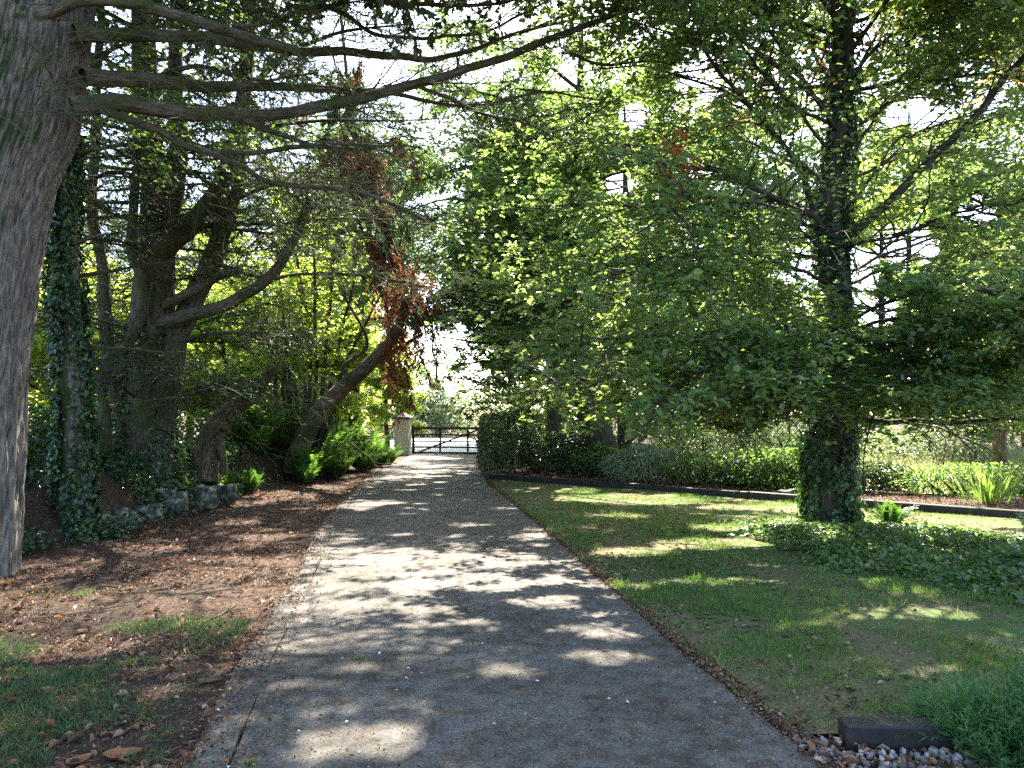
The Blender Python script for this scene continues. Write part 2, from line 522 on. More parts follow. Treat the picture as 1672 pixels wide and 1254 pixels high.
M['pebble'] = plain_mat('gravel stones', [(0, G(.10, .09, .08)), (.5, G(.22, .19, .165)), (.85, G(.34, .31, .28)), (1, G(.5, .48, .45))], 30., .8, .3, island=True)
M['chip'] = plain_mat('white chips', [(0, G(.5, .5, .5)), (1, G(.8, .8, .82))], 30., .7, .2, island=True)
M['metal'] = plain_mat('black iron', [(.3, G(.012, .012, .012)), (.7, G(.03, .028, .026))], 20., .5, .2)

# ---------------------------------------------------------------- ground shape
_yl = [-6, 0, 3.6, 5.16, 7.65, 12.2, 20.8, 33, 60]
_xl = [0.25, -.83, -1.47, -1.75, -2.12, -2.9, -3.8, -4.2, -4.6]
_yr = [-6, 0, 3.6, 5.2, 7.38, 9.4, 12.2, 18.9, 33, 60]
_xr = [3.0, 2.05, 1.41, 1.15, .88, .66, .30, -.6, -1.39, -2.2]
xl = lambda y: np.interp(y, _yl, _xl)
xr = lambda y: np.interp(y, _yr, _xr)
E0, E1 = np.array([-.62, 20.4]), np.array([7.9, 12.25])
ED = (E1 - E0) / np.linalg.norm(E1 - E0)
EN = np.array([-ED[1], ED[0]])     # towards the bed
_fy = [-10, 6, 8.6, 10, 17, 20, 26, 33, 36]
_fx = [-9.5, -8.2, -6.1, -5.4, -5.75, -5.05, -4.75, -4.4, -4.4]


def sstep(a, b, x):
    t = np.clip((x - a) / (b - a), 0, 1)
    return t * t * (3 - 2 * t)


def gh(x, y):
    """height of the ground"""
    x, y = np.asarray(x, float), np.asarray(y, float)
    foot = np.interp(y, _fy, _fx) + .5 * (noise2(x * 0, y, .8, 2, 3.) - .5)
    n = noise2(x, y, .45, 3) - .5
    amp = .78 * np.interp(y, [6, 9, 12, 18, 26, 33, 40], [.2, .6, 1, 1, .75, .3, 0])
    bank = amp * sstep(0, .8, foot - x) + amp * .25 * sstep(1, 6, foot - x)
    left = sstep(.05, 1.2, xl(y) - x)
    h = bank + left * (.10 * n + .05 * (noise2(x, y, 2.5, 2, 9.) - .5)) + bank * .5 * (noise2(x, y, 1.6, 3, 5.) - .5)
    side = (x - E0[0]) * EN[0] + (y - E0[1]) * EN[1]
    right = sstep(.05, 1.5, x - xr(y))
    lawn = right * (.05 * n)
    bed = .11 * sstep(.05, .12, side) * (x > xr(y)) * (y < 33)
    bed = bed + .05 * (noise2(x, y, 1.2, 2, 4.) - .5) * sstep(.1, .6, side) * right
    h = np.where(x < (xl(y) + xr(y)) / 2, h, lawn + bed)
    return h * np.where(y > 33.5, .0, 1.) + np.where(y > 34, .0, 0) - .004 * (y > 33.5)


def grid_obj(name, xs, ys, zf, mat, kind='structure', keep=None):
    X, Y = np.meshgrid(xs, ys)
    Z = zf(X, Y)
    nx, ny = len(xs), len(ys)
    i = (np.arange(ny - 1)[:, None] * nx + np.arange(nx - 1)[None]).ravel()
    f = np.stack([i, i + 1, i + nx + 1, i + nx], -1)
    mb = MB(); mb.add(np.stack([X, Y, Z], -1), f)
    return tag(mb.build(name, mat), kind=kind)


xs = np.concatenate([[-500, -200, -90, -50, -35, -26], np.arange(-20, 14, .16), [15, 17, 20, 26, 36, 50, 90, 200, 500]])
ys = np.concatenate([[-120, -40, -15, -8], np.arange(-4, 34, .18), [35, 38, 44, 52, 60, 75, 100, 200, 400, 900]])
tag(grid_obj('ground', xs, ys, gh, M['soil']), 'brown leaf-strewn soil of the garden')

# meadow, lane beyond the gate
def strip(name, ys, xa, xb, nu, zoff, mat, edge=.0, label=None):
    u = np.linspace(0, 1, nu)
    ys = np.asarray(ys, float)
    A, B = xa(ys), xb(ys)
    if edge:
        A = A + edge * (noise2(A * 0, ys, 2.2, 3, 21.) - .5) ; B = B + edge * (noise2(B * 0, ys, 2.2, 3, 33.) - .5)
    X = A[:, None] + (B - A)[:, None] * u[None]
    Y = np.repeat(ys[:, None], nu, 1)
    Z = zoff(X, Y) if callable(zoff) else np.full(X.shape, zoff)
    nx = nu
    i = (np.arange(len(ys) - 1)[:, None] * nx + np.arange(nx - 1)[None]).ravel()
    mb = MB(); mb.add(np.stack([X, Y, Z], -1), np.stack([i, i + 1, i + nx + 1, i + nx], -1))
    # skirts so that the slab has a thickness
    for col in (0, nx - 1):
        t = np.stack([X[:, col], Y[:, col], Z[:, col]], -1)
        b = t.copy(); b[:, 2] -= .08
        j = np.arange(len(ys) - 1); n = len(ys)
        mb.add(np.concatenate([t, b]), np.stack([j, j + 1, j + 1 + n, j + n], -1), smooth=False)
    return tag(mb.build(name, mat, recalc=True), label, kind='structure')


strip('lane', np.linspace(33.6, 62, 30), lambda y: np.full(y.shape, -8.5), lambda y: np.full(y.shape, 7.), 24, .012, M['lane'], label='pale sunlit gravel beyond the gate')
xe = lambda y: np.where(y > E1[1] - 4, E0[0] + (y - E0[1]) * ED[0] / ED[1], 12.3) - .10
strip('lawn', np.concatenate([np.arange(4.0, 8.2, .2), np.arange(8.3, 19.9, .15)]), lambda y: xr(y) + .05 + .0 * y, lambda y: np.minimum(xe(y), 13.) , 70,
      lambda X, Y: gh(X, Y) + .022, M['lawn'], .10, label='mown green lawn right of the driveway')
strip('meadow', np.linspace(15.2, 33, 60), lambda y: np.maximum(5.6 - .0 * y, E0[0] + (y - E0[1]) * ED[0] / ED[1] + 2.6) + np.interp(y, [15, 24, 33], [0, 1.5, -2]), lambda y: np.full(y.shape, 24.), 40,
      lambda X, Y: gh(X, Y) + .03, M['field'], .6, label='sunlit straw-coloured rough grass behind the ivy-clad tree')

# driveway: slab plus edge course with a joint
dy = np.concatenate([np.arange(-4, 33.61, .12)])
JW = .005
strip('driveway', dy, lambda y: xl(y) + .20, lambda y: xr(y), 26, lambda X, Y: .03 + .012 * (noise2(X, Y, .7, 2, 8.) - .5), M['concrete'], .05, 'grey concrete driveway running to the gate')
strip('driveway_edge', dy, lambda y: xl(y), lambda y: xl(y) + .20 - JW, 4, lambda X, Y: .03 + .012 * (noise2(X, Y, .7, 2, 8.) - .5), M['concrete'], .05, 'narrow concrete edge course beside the driveway')

# ---------------------------------------------------------------- tree helpers
# sunlit patches seen on the ground; a crown has an opening where the sun reaches them
LIT = [(-1.3, 7.9, .34, .20), (-.75, 8.0, .3, .18), (-.85, 7.5, .38, .2), (-.25, 7.75, .34, .2), (.2, 7.5, .3, .16), (-.2, 7.25, .28, .15), (-1.55, 7.35, .24, .14), (-1.25, 6.6, .36, .2), (-.75, 6.45, .26, .15), (.1, 6.75, .26, .14), (.45, 6.9, .24, .13), (-.3, 6.1, .24, .15), (.45, 5.9, .24, .13), (.7, 6.3, .2, .12),
       (-1.0, 4.22, .15, .07), (-1.35, 4.62, .15, .08), (-4.2, 16.3, 1.3, 1.0), (-3.2, 14.2, 1.0, .7), (-2.6, 14.6, .8, .5), (-4.3, 12.0, .35, .35), (-3.0, 5.6, .4, .3), (-2.9, 8.8, .5, .25),
       (.2, 10.4, .25, .3), (-.6, 11.6, .4, .2), (-.2, 13.6, .4, .2), (-1.5, 10.6, .25, .15), (1.4, 9.3, .6, .35), (2.4, 9.8, .8, .5), (2.0, 7.6, .7, .22), (3.1, 6.4, .8, .25), (4.4, 8.7, .6, .35), (5.9, 10.4, .7, .35), (3.3, 11.2, .8, .5), (4.0, 7.3, .4, .2), (1.6, 12.5, .6, .35), (6.8, 11.6, 1.0, .4), (2.4, 5.0, .5, .18),
       (3.6, 7.4, .5, .4), (.6, 5.2, .3, .18), (.3, 6.6, .3, .2), (1.0, 7.4, .4, .22), (-2.2, 21, .6, .3), (-2.6, 25, .5, .4), (-2.8, 30, .9, .9), (-4.9, 21.2, .7, .6), (-4.7, 24.6, .6, .8), (5.5, 11.5, 1.6, .9), (2.2, 15.2, 1.5, 1.2), (.9, 17.0, 1.0, .9), (4.0, 13.9, .9, .5), (-3.9, 15.2, 1.0, .6), (-4.6, 6.9, .9, .3), (-3.3, 10.6, .5, .3), (-2.4, 5.2, .25, .2), (-4.4, 9.6, .5, .25), (-4.4, 18, .7, .6), (-.6, 9.0, .28, .16), (0, 9.1, .25, .15), (.3, 8.6, .26, .15), (-1.3, 9.3, .3, .15), (7.3, 9.6, 1.5, .7)]
# openings where the photograph shows bright sky through the leaves (photo pixels)
GAPS = [(720, 590, 55, 62), (1480, 400, 70, 45), (1400, 450, 38, 60), (1440, 510, 40, 28), (1140, 130, 40, 45), (1500, 190, 60, 30), (1400, 60, 28, 50), (1010, 300, 34, 20), (1030, 190, 30, 22), (1600, 340, 40, 30)]


_r = np.random.default_rng(77)
for _ in range(420):      # small flecks of sun all over the shaded ground
    _y = 3.4 + 29 * _r.random() ** 1.25
    _q = _r.random()
    if _q < .62:
        _x = xl(_y) + (xr(_y) - xl(_y)) * _r.random()
    elif _q < .82:
        _x = xr(_y) + 6.5 * _r.random()
    else:
        _x = xl(_y) - 3.6 * _r.random()
    if _y < 5.6 and _r.random() < .6: continue
    _a = .05 + .17 * _r.random() ** 2
    LIT.append((float(_x), float(_y), _a * _r.uniform(.8, 1.5), _a * _r.uniform(.7, 1.3)))
_gx, _gy = np.meshgrid(np.arange(-12, 14, .03), np.arange(-2, 36, .03))
_wob = (noise2(_gx, _gy, 3.2, 2, 2.) - .5) * 1.5
OPEN = np.zeros(_gx.shape, bool)
for (x, y, a, b) in LIT:
    i0, i1 = max(0, int((y - 2 * b + 2) / .03)), max(0, int((y + 2 * b + 2) / .03) + 1)
    j0, j1 = max(0, int((x - 2 * a + 12) / .03)), max(0, int((x + 2 * a + 12) / .03) + 1)
    q = ((_gx[i0:i1, j0:j1] - x) / a) ** 2 + ((_gy[i0:i1, j0:j1] - y) / b) ** 2 < 1 + _wob[i0:i1, j0:j1]
    OPEN[i0:i1, j0:j1] |= q


def sun_open(p):
    """False where a leaf would shade one of the sunlit patches"""
    t = p[:, 2] / SUN[2]
    gx, gy = p[:, 0] - SUN[0] * t, p[:, 1] - SUN[1] * t
    i = ((gy + 2) / .03).astype(int); j = ((gx + 12) / .03).astype(int)
    ok = (i >= 0) & (j >= 0) & (i < OPEN.shape[0]) & (j < OPEN.shape[1])
    return ~(OPEN[np.clip(i, 0, OPEN.shape[0] - 1), np.clip(j, 0, OPEN.shape[1] - 1)] & ok)


def sky_open(p):
    u, v = proj(p)
    w = (noise2(u / 30., v / 30., 1.5, 3, 6.) - .5) * 2.6 + .25 * rng.normal(size=len(p))
    k = np.ones(len(p), bool)
    for (x, y, a, b) in GAPS:
        k &= ((u - x) / a) ** 2 + ((v - y) / b) ** 2 > .9 + w
    return k


def front_open(p):
    """thins the leaves between the camera and the trunk and its big limbs"""
    u, v = proj(p)
    near = p[:, 1] < 12.15
    w = 16 * rng.normal(size=len(p))
    tr = near & (np.abs(u - 1366) < 52 + w) & (v < 470)
    for a, b in (((1400, 375), (1672, 85)), ((1330, 340), (1165, 110)), ((1330, 345), (1110, 268)), ((1410, 683), (1672, 688))):
        a, b = np.array(a, float), np.array(b, float)
        t = np.clip(((u - a[0]) * (b - a)[0] + (v - a[1]) * (b - a)[1]) / np.sum((b - a) ** 2), 0, 1)
        tr |= near & (np.hypot(u - a[0] - t * (b - a)[0], v - a[1] - t * (b - a)[1]) < 13 + .6 * w)
    return ~tr | (rng.random(len(p)) < .15)


def stack(curves, m=10):
    out = []
    for c in curves:
        c = np.asarray(c)
        L = np.concatenate([[0], np.cumsum(np.linalg.norm(np.diff(c, axis=0), axis=1))])
        t = np.linspace(0, L[-1], m)
        out.append(np.stack([np.interp(t, L, c[:, k]) for k in range(3)], -1))
    return np.array(out)


def broad_foliage(wood, leaf, curves, n2=10, l2=(1.2, 2.4), n3=8, l3=(.35, .8), nl=12, size=(.06, .10), t0=.25, droop=.04, tilt=.45, simple=False,
                  cut=True, kk=.9, width=.66, twigk=3, clump=0., front=False):
    C = stack(curves)
    S, D, t = spawn(C, n2, t0, 1., 52, 14, .45, .05)
    B = wander(S, D, rng.uniform(*l2, len(S)) * (1.15 - .5 * t), 6, .16, droop)
    S3, D3, t3 = spawn(B, n3, .15, 1., 48, 12, .3, 0)
    W = wander(S3, D3, rng.uniform(*l3, len(S3)), 4, .18, droop * 1.2)
    # leaves in alternate rows along the twigs
    S4, D4, t4 = spawn(W, nl, .1, 1.05, 50, 14, .35, 0)
    ok = rng.random(len(S4)) < kk
    if clump > 0:
        ok &= noise(S4, .75, 3) + .06 * rng.normal(size=len(S4)) > clump
    if cut:
        ok &= sky_open(S4) & sun_open(S4)
    if front:
        ok &= front_open(S4) & (S4[:, 2] > .75 + 1.25 * noise(S4 * np.array([1, 1, .2]), .9, 2) + .15 * rng.random(len(S4)))
    S4, D4 = S4[ok], D4[ok]
    n = len(S4)
    nor = np.array([0, 0, 1.]) + tilt * rng.normal(size=(n, 3))
    D4[:, 2] -= .25
    leaves(leaf, S4 + .015 * rng.normal(size=(n, 3)), nor, D4, rng.uniform(*size, n), width, .14, simple)
    if cut:
        kb = sun_open(W[:, 2]) & sky_open(W[:, 2])
        W = W[kb]
    if cut:
        B = B[sun_open(B[:, 3])]
    rB = np.linspace(1, .3, 6)[None] * rng.uniform(.010, .018, (len(B), 1))
    tubes(wood, B, rB, 4)
    tubes(wood, W, np.broadcast_to(np.linspace(.004, .0018, 4)[None], (len(W), 4)), twigk)
    return n


def conifer_foliage(wood, leaf, curves, n2=12, l2=(.8, 1.8), n3=8, l3=(.3, .7), nn=26, ln=(.03, .07), t0=.3, droop=.06, wid=.012, dens=1., cut=True, l_t=(0., 1.), filt=None):
    C = stack(curves)
    S, D, t = spawn(C, n2, t0, 1., 58, 12, .35, 0)
    B = wander(S, D, rng.uniform(*l2, len(S)) * (1.1 - .5 * t), 6, .14, droop)
    S3, D3, t3 = spawn(B, n3, .1, 1., 45, 12, .5, 0)
    W = wander(S3, D3, rng.uniform(*l3, len(S3)), 4, .2, droop)
    Wl = W
    if filt is not None:
        Wl = W[filt(W[:, 1])]
    Wl = Wl[rng.random(len(Wl)) < dens]
    S4, D4, t4 = spawn(Wl, nn, .0, 1., 35, 14, .8, 0)
    if cut:
        ok = sun_open(S4) & sky_open(S4)
        S4, D4 = S4[ok], D4[ok]
    slivers(leaf, S4, D4, rng.uniform(*ln, len(S4)), wid)
    if cut:
        W = W[sun_open(W[:, 2])]
        B = B[sun_open(B[:, 3])]
    tubes(wood, B, np.linspace(1, .3, 6)[None] * rng.uniform(.008, .016, (len(B), 1)), 4)
    tubes(wood, W, np.broadcast_to(np.linspace(.0045, .002, 4)[None], (len(W), 4)), 3)
    return B, W


def radiate(c, r, n, z0, z1, L, rise=(.1, .6), rad=.05, m=9, az=None, grav=.0, jit=.1):
    """n limbs out of a trunk curve between heights z0 and z1"""
    out = []
    zz = np.sort(rng.uniform(z0, z1, n))
    for i, z in enumerate(zz):
        s = np.array([np.interp(z, c[:, 2], c[:, k]) for k in range(3)])
        a = (i * 2.4 + rng.uniform(-.4, .4)) if az is None else rng.uniform(*az)
        u = rng.uniform(*rise)
        d = np.array([math.cos(a), math.sin(a), u])
        q = wander(s[None], d[None], np.array([rng.uniform(*L)]), m, jit, grav)[0]
        out.append(q)
    return out


def limbs_build(tree, curves, r0, r1, mat, name='limb', k=7, rough=.1):
    for i, c in enumerate(curves):
        mb = MB()
        a = r0[i] if np.ndim(r0) else r0
        b = r1[i] if np.ndim(r1) else r1
        limb(mb, c, a, b, max(14, len(c)), k, rough)
        mb.build(name, mat, tree)


def ivy_on(mb, c, r, n, t0=0., t1=1., size=(.05, .09), out=(.01, .16), face=None):
    m = len(c)
    t = rng.uniform(t0, t1, n) * (m - 1)
    i = np.minimum(t.astype(int), m - 2); f = (t - i)[:, None]
    p = c[i] + (c[i + 1] - c[i]) * f
    rr = r[i] + (r[i + 1] - r[i]) * f[:, 0]
    a = rng.uniform(0, 2 * math.pi, n)
    d = np.stack([np.cos(a), np.sin(a), np.zeros(n)], -1)
    q = np.stack([np.cos(a) * 2, np.sin(a) * 2, p[:, 2]], -1)
    dens = noise(q, 1.3, 2)
    k = dens > .43 + .05 * rng.normal(size=n)
    o = rng.uniform(*out, n) * (.3 + 1.4 * dens)
    pos = p + d * (rr + o)[:, None]
    nor = d + .5 * rng.normal(size=(n, 3)) + np.array([0, 0, .35])
    dr = np.array([0, 0, -1.]) + .6 * rng.normal(size=(n, 3))
    leaves(mb, pos[k], nor[k], dr[k], rng.uniform(*size, n)[k], .95, .1)


def trunk_obj(tree, pts, rs, mat, k=16, rough=.15, n=50, name='trunk'):
    c = catmull(pts, n)
    r = np.interp(np.linspace(0, 1, n), np.linspace(0, 1, len(rs)), rs)
    mb = MB(); tubes(mb, c, r, k, rough)
    mb.build(name, mat, tree)
    return c, r


def shell_shrub(name, c, rad, n, size, mat, label, cat, group=None, power=2.4, stems=14, simple=False, bump=.25, width=.55, inner=.35, stem_mat=None, seedz=0., parts=True, cut=True):
    """a bush: leafy volume on upright stems"""
    c = np.array(c, float); rad = np.array(rad, float)
    t = thing(name, c, label, cat, group)
    w = MB()
    a = rng.uniform(0, 2 * math.pi, stems); q = np.sqrt(rng.random(stems))
    S = np.stack([c[0] + .35 * rad[0] * q * np.cos(a), c[1] + .35 * rad[1] * q * np.sin(a), np.full(stems, c[2] - .05)], -1)
    D = np.stack([np.cos(a) * rad[0] * .8 * q, np.sin(a) * rad[1] * .8 * q, np.full(stems, rad[2] * 1.6)], -1)
    B = wander(S, D, np.linalg.norm(D, axis=1) * .9, 6, .12)
    tubes(w, B, np.linspace(1, .35, 6)[None] * rng.uniform(.012, .03, (stems, 1)) * (1 + rad[2] * .4), 5)
    S2, D2, _ = spawn(B, 6, .25, 1, 45, 12, .8, .1)
    B2 = wander(S2, D2, rng.uniform(.3, .6, len(S2)) * min(rad), 4, .15)
    tubes(w, B2, np.broadcast_to(np.linspace(.008, .003, 4)[None], (len(B2), 4)) * (1 + rad[2] * .2), 3)
    w.build('stems', stem_mat or M['twig'], t)
    d = nrm(rng.normal(size=(n, 3)))
    d[:, 2] = np.abs(d[:, 2]) * np.where(rng.random(n) < .60, 1, -1.)
    pw = power
    s = 1 / (np.abs(d[:, 0]) ** pw + np.abs(d[:, 1]) ** pw + np.abs(d[:, 2]) ** pw) ** (1 / pw)
    sh = np.where(rng.random(n) < inner, rng.uniform(.35, 1, n), 1 - .22 * rng.random(n) ** 1.5)
    off = np.array([13.7 * seedz, 3.1, 0])
    bn = noise(d * 2.2 + off + c * .3, 1., 3) - .5
    fine = noise(d * 7. + off + c, 1., 2)
    pos = d * (s * sh * (1 + bump * 2 * bn))[:, None] * rad
    pos[:, 2] = pos[:, 2] * 1.0 + rad[2]
    pos = pos + c
    k = (fine > .36) | (sh < .75)
    k &= pos[:, 2] > c[2] - .02
    if cut: k &= sun_open(pos)
    pos, d = pos[k], d[k]
    m = len(pos)
    nor = d * .5 + np.array([0, 0, .7]) + .55 * rng.normal(size=(m, 3))
    dr = d + np.array([0, 0, .1]) + .5 * rng.normal(size=(m, 3))
    l = MB(); leaves(l, pos, nor, dr, rng.uniform(*size, m), width, .14, simple)
    l.build('foliage', mat, t)
    return t


def far_tree(name, base, h, cr, label, mat, n=16000, size=(.14, .24), trunk_mat=None, group=None, z0=.2, lean=(0, 0), tr=.22, nb=26, ncl=None, cut=True, cat='tree'):
    base = np.array(base, float)
    t = thing(name, base, label, cat, group)
    top = base + np.array([lean[0], lean[1], h * .92])
    mid = base + np.array([lean[0] * .3 + rng.uniform(-.3, .3), lean[1] * .3, h * .45])
    c, r = trunk_obj(t, [base - np.array([0, 0, .1]), base + np.array([0, 0, .5]), mid, top], [tr * 1.4, tr, tr * .7, tr * .15], trunk_mat or M['bark_dark'], 9, .12, 24)
    curves = radiate(c, r, nb, base[2] + h * z0, base[2] + h * .9, (cr * .55, cr * 1.05), (.0, .7), m=8, grav=.02)
    # limbs get shorter towards the top
    curves = [q[0] + (q - q[0]) * (1.1 - .65 * ((q[0, 2] - base[2]) / h) ** 1.6) for q in curves]
    w, l = MB(), MB()
    tubes(w, stack(curves, 8), np.linspace(1, .25, 8)[None] * np.full((len(curves), 1), tr * .32), 5)
    C = stack(curves)
    S, D, tt = spawn(C, 7, .25, 1.05, 50, 15, .6, .1)
    B = wander(S, D, rng.uniform(.22, .45, len(S)) * cr * (1.1 - .4 * tt), 5, .2, .03)
    if cut: B = B[sun_open(B[:, 2])]
    tubes(w, B, np.broadcast_to(np.linspace(.022, .007, 5)[None], (len(B), 5)), 3)
    per = max(6, int(2.4 * n / len(B)))
    S4, D4, t4 = spawn(B, per, .1, 1.1, 55, 20, .9, 0)
    S4 = S4 + rng.normal(0, .16 * cr / 3, S4.shape) * np.array([1, 1, .55])
    if cut:
        k = sun_open(S4) & sky_open(S4)
        S4, D4 = S4[k], D4[k]
    m = len(S4)
    leaves(l, S4, np.array([0, 0, 1.]) + .6 * rng.normal(size=(m, 3)), D4 - np.array([0, 0, .2]), rng.uniform(*size, m), .7, .12, True)
    w.build('branches', trunk_mat or M['bark_dark'], t)
    l.build('crown', mat, t)
    return t


# ================================================================ trees on the left
# --- great cypress at the left edge
zt = [0, .35, 1.0, 2.0, 3.35, 4.3, 4.95, 5.8, 8.0, 11.0, 15.0]
cx_ = [-5.72, -5.60, -5.45, -5.44, -5.33, -5.20, -5.05, -4.92, -4.6, -4.1, -3.6]
rr_ = [.95, .72, .56, .53, .50, .51, .54, .48, .38, .26, .08]
T = thing('cypress_tree', (-5.65, 8.0, 0), 'huge grey cypress trunk with fibrous bark and a green mossy flank at the driveway verge', 'tree')
tp = [(x - .22, 8.0 + .06 * i, z - .12) for i, (x, z) in enumerate(zip(cx_, zt))]
mb = MB()
n = 230
c = catmull(tp, n); r = np.interp(np.linspace(0, len(rr_) - 1, n), np.arange(len(rr_)), rr_)
tubes(mb, c, r, 200, .07, ridge=.034)
mb.build('trunk', M['bark_con'], T)
cyp_c = c
LC = [
    (PP([(120, 176, 8.0), (200, 170, 8.25), (270, 180, 8.6), (400, 189, 9.2), (530, 175, 9.8), (680, 140, 10.4), (830, 92, 11), (960, 40, 11.5), (1080, 0, 12), (1230, -60, 12.5)]), .108, .026),
    (PP([(130, 120, 8.1), (200, 132, 8.6), (330, 142, 9.5), (450, 140, 10.3), (620, 148, 11), (720, 132, 11.5)]), .10, .035),
    (PP([(120, 50, 8.1), (190, 58, 8.4), (300, 60, 9), (470, 80, 10), (640, 90, 11), (710, 98, 11.5), (800, 72, 12), (900, 40, 12.6), (1000, 20, 13)]), .085, .02),
    (PP([(60, 22, 7.6), (110, 10, 7.3), (170, 8, 7.1), (246, 13, 6.9)]), .06, .045),
    (PP([(150, -10, 8), (250, 18, 8), (330, 40, 8.1), (420, 66, 8.3), (490, 84, 8.4)]), .07, .05),
    (PP([(130, 165, 8), (190, 190, 8.2), (260, 216, 8.5), (330, 245, 8.8), (400, 248, 9.2), (520, 236, 9.6), (640, 240, 10)]), .05, .018),
    (PP([(390, 192, 9.15), (440, 212, 9.4), (500, 232, 9.6), (580, 245, 9.9), (645, 238, 10.2)]), .04, .022),
    (PP([(330, 245, 8.8), (400, 275, 8.9), (440, 293, 9), (530, 305, 9.2), (610, 322, 9.3), (695, 358, 9.4)]), .04, .02),
    (PP([(360, -60, 9.5), (450, -20, 10), (560, 20, 10.5), (640, 60, 11), (800, 48, 11.8), (950, -30, 12.5)]), .05, .015),
    (PP([(200, -120, 8.4), (420, -60, 9.2), (640, 5, 10.5), (780, 10, 11), (900, -20, 12)]), .06, .015),
    (PP([(300, 62, 9), (380, 50, 9.6), (460, 30, 10.4), (560, 5, 11), (640, -30, 11.5)]), .045, .015),
    (PP([(620, 148, 11), (760, 175, 11.6), (900, 150, 12), (1000, 170, 12.4)]), .035, .012),
    (PP([(680, 140, 10.4), (780, 185, 11), (860, 200, 11.5), (950, 240, 12)]), .03, .01),
    (PP([(930, 90, 11.7), (990, 105, 12), (1060, 95, 12.3), (1110, 85, 12.6)]), .03, .012),
]
for pts, a, b in LC:
    mb = MB(); limb(mb, pts, a, b, 40, 10, .16, wob=.10, cap=True); mb.build('limb', M['bark_moss'], T)
w, l = MB(), MB()
up = radiate(c, r, 54, 7.6, 14.5, (3.5, 9.0), (.05, .55), grav=.015)
up += [catmull(np.array(q, float), 9) for q in [[(-4.9, 8, 7.0), (-2.6, 9.5, 7.6), (-.2, 10.5, 8.0)], [(-4.8, 8, 8.0), (-2.2, 9.0, 8.8), (.5, 9.6, 9.2)], [(-4.8, 8, 7.7), (-1.6, 10, 8.2), (1.1, 11.4, 8.5)], [(-4.7, 8, 8.4), (-2.0, 8.4, 9.0), (.4, 8.6, 9.2)], [(-4.6, 8, 9.0), (-2.2, 11, 10), (.2, 13, 10.4)], [(-4.9, 8, 6.7), (-3, 8.7, 7.0), (-.8, 8.8, 7.2)],  # extra limbs above the view, added to shade the driveway
       [(-4.6, 8, 9.5), (-2.6, 9.8, 10.4), (-.4, 11.2, 11)], [(-4.9, 8, 7.4), (-3.2, 7.2, 8), (-1.2, 6.6, 8.4)], [(-4.9, 8, 7.2), (-3.6, 10.2, 8), (-2.0, 12.4, 8.6)], [(-4.5, 8, 10.4), (-2.0, 10.2, 11.4), (1.2, 12.4, 12)]]]
tubes(w, stack(up), np.linspace(1, .2, 10)[None] * np.full((len(up), 1), .06), 6)
fine = [LC[i][0] for i in (0, 1, 2, 8, 9, 10, 11, 12, 13)]
fine = [catmull(p, 20)[(6 if len(p) > 4 else 2):] for p in fine]
conifer_foliage(w, l, fine, 22, (.6, 1.7), 11, (.2, .6), 24, (.03, .07), .1, .02, .014, .8, filt=lambda p: noise(p, 1.1, 2) > .52)
conifer_foliage(w, l, up, 15, (.9, 2.4), 9, (.3, .8), 15, (.09, .18), .12, .04, .065, .95)
tag(w.build('branches', M['twig'], T), kind='stuff')
l.build('crown', M['needle'], T)
# bare hanging twigs
w = MB()
C = stack([catmull(LC[i][0], 20)[3:] for i in (0, 1, 2, 4, 5, 6, 7)])
S, D, t = spawn(C, 22, 0, 1, 60, 20, .9, -.12)
D[:, 1] -= .35; D[:, 0] += .25
B = wander(S, D, rng.uniform(.5, 1.9, len(S)), 9, .10, .07)
tubes(w, B, np.linspace(1, .3, 9)[None] * rng.uniform(.004, .009, (len(B), 1)), 4)
S, D, t = spawn(B, 7, .15, 1, 40, 15, .8, 0)
B2 = wander(S, D, rng.uniform(.2, .8, len(S)), 6, .14, .05)
tubes(w, B2, np.linspace(1, .4, 6)[None] * rng.uniform(.0022, .0042, (len(B2), 1)), 3)
S, D, t = spawn(B2, 3, .2, 1, 45, 15, .8, 0)
B3 = wander(S, D, rng.uniform(.1, .3, len(S)), 4, .2, .03)
tubes(w, B3, np.broadcast_to(np.array([.0024, .002, .0016, .0012]), (len(B3), 4)), 3)
# long sweeping shoots off the trunk itself
S = np.stack([rng.uniform(-5.0, -4.4, 34), rng.uniform(7.3, 7.7, 34), rng.uniform(4.2, 5.8, 34)], -1)
B = wander(S, np.array([1, -.25, .1]) + .35 * rng.normal(size=(34, 3)), rng.uniform(1.2, 2.8, 34), 12, .06, .065)
tubes(w, B, np.linspace(1, .3, 12)[None] * rng.uniform(.004, .008, (34, 1)), 4)
S, D, t = spawn(B, 6, .3, 1, 35, 12, .8, 0)
B2 = wander(S, D, rng.uniform(.3, .9, len(S)), 6, .12, .06)
tubes(w, B2, np.linspace(1, .4, 6)[None] * rng.uniform(.002, .0035, (len(B2), 1)), 3)
tag(w.build('hanging_twigs', M['twig_pale'], T), kind='stuff')
# ivy low on the trunk
l = MB(); ivy_on(l, c[:30] + np.array([-.12, -.1, 0]), r[:30] - .05, 500, .25, .9, (.05, .09), (.02, .08)); l.build('ivy', M['ivy'], T)

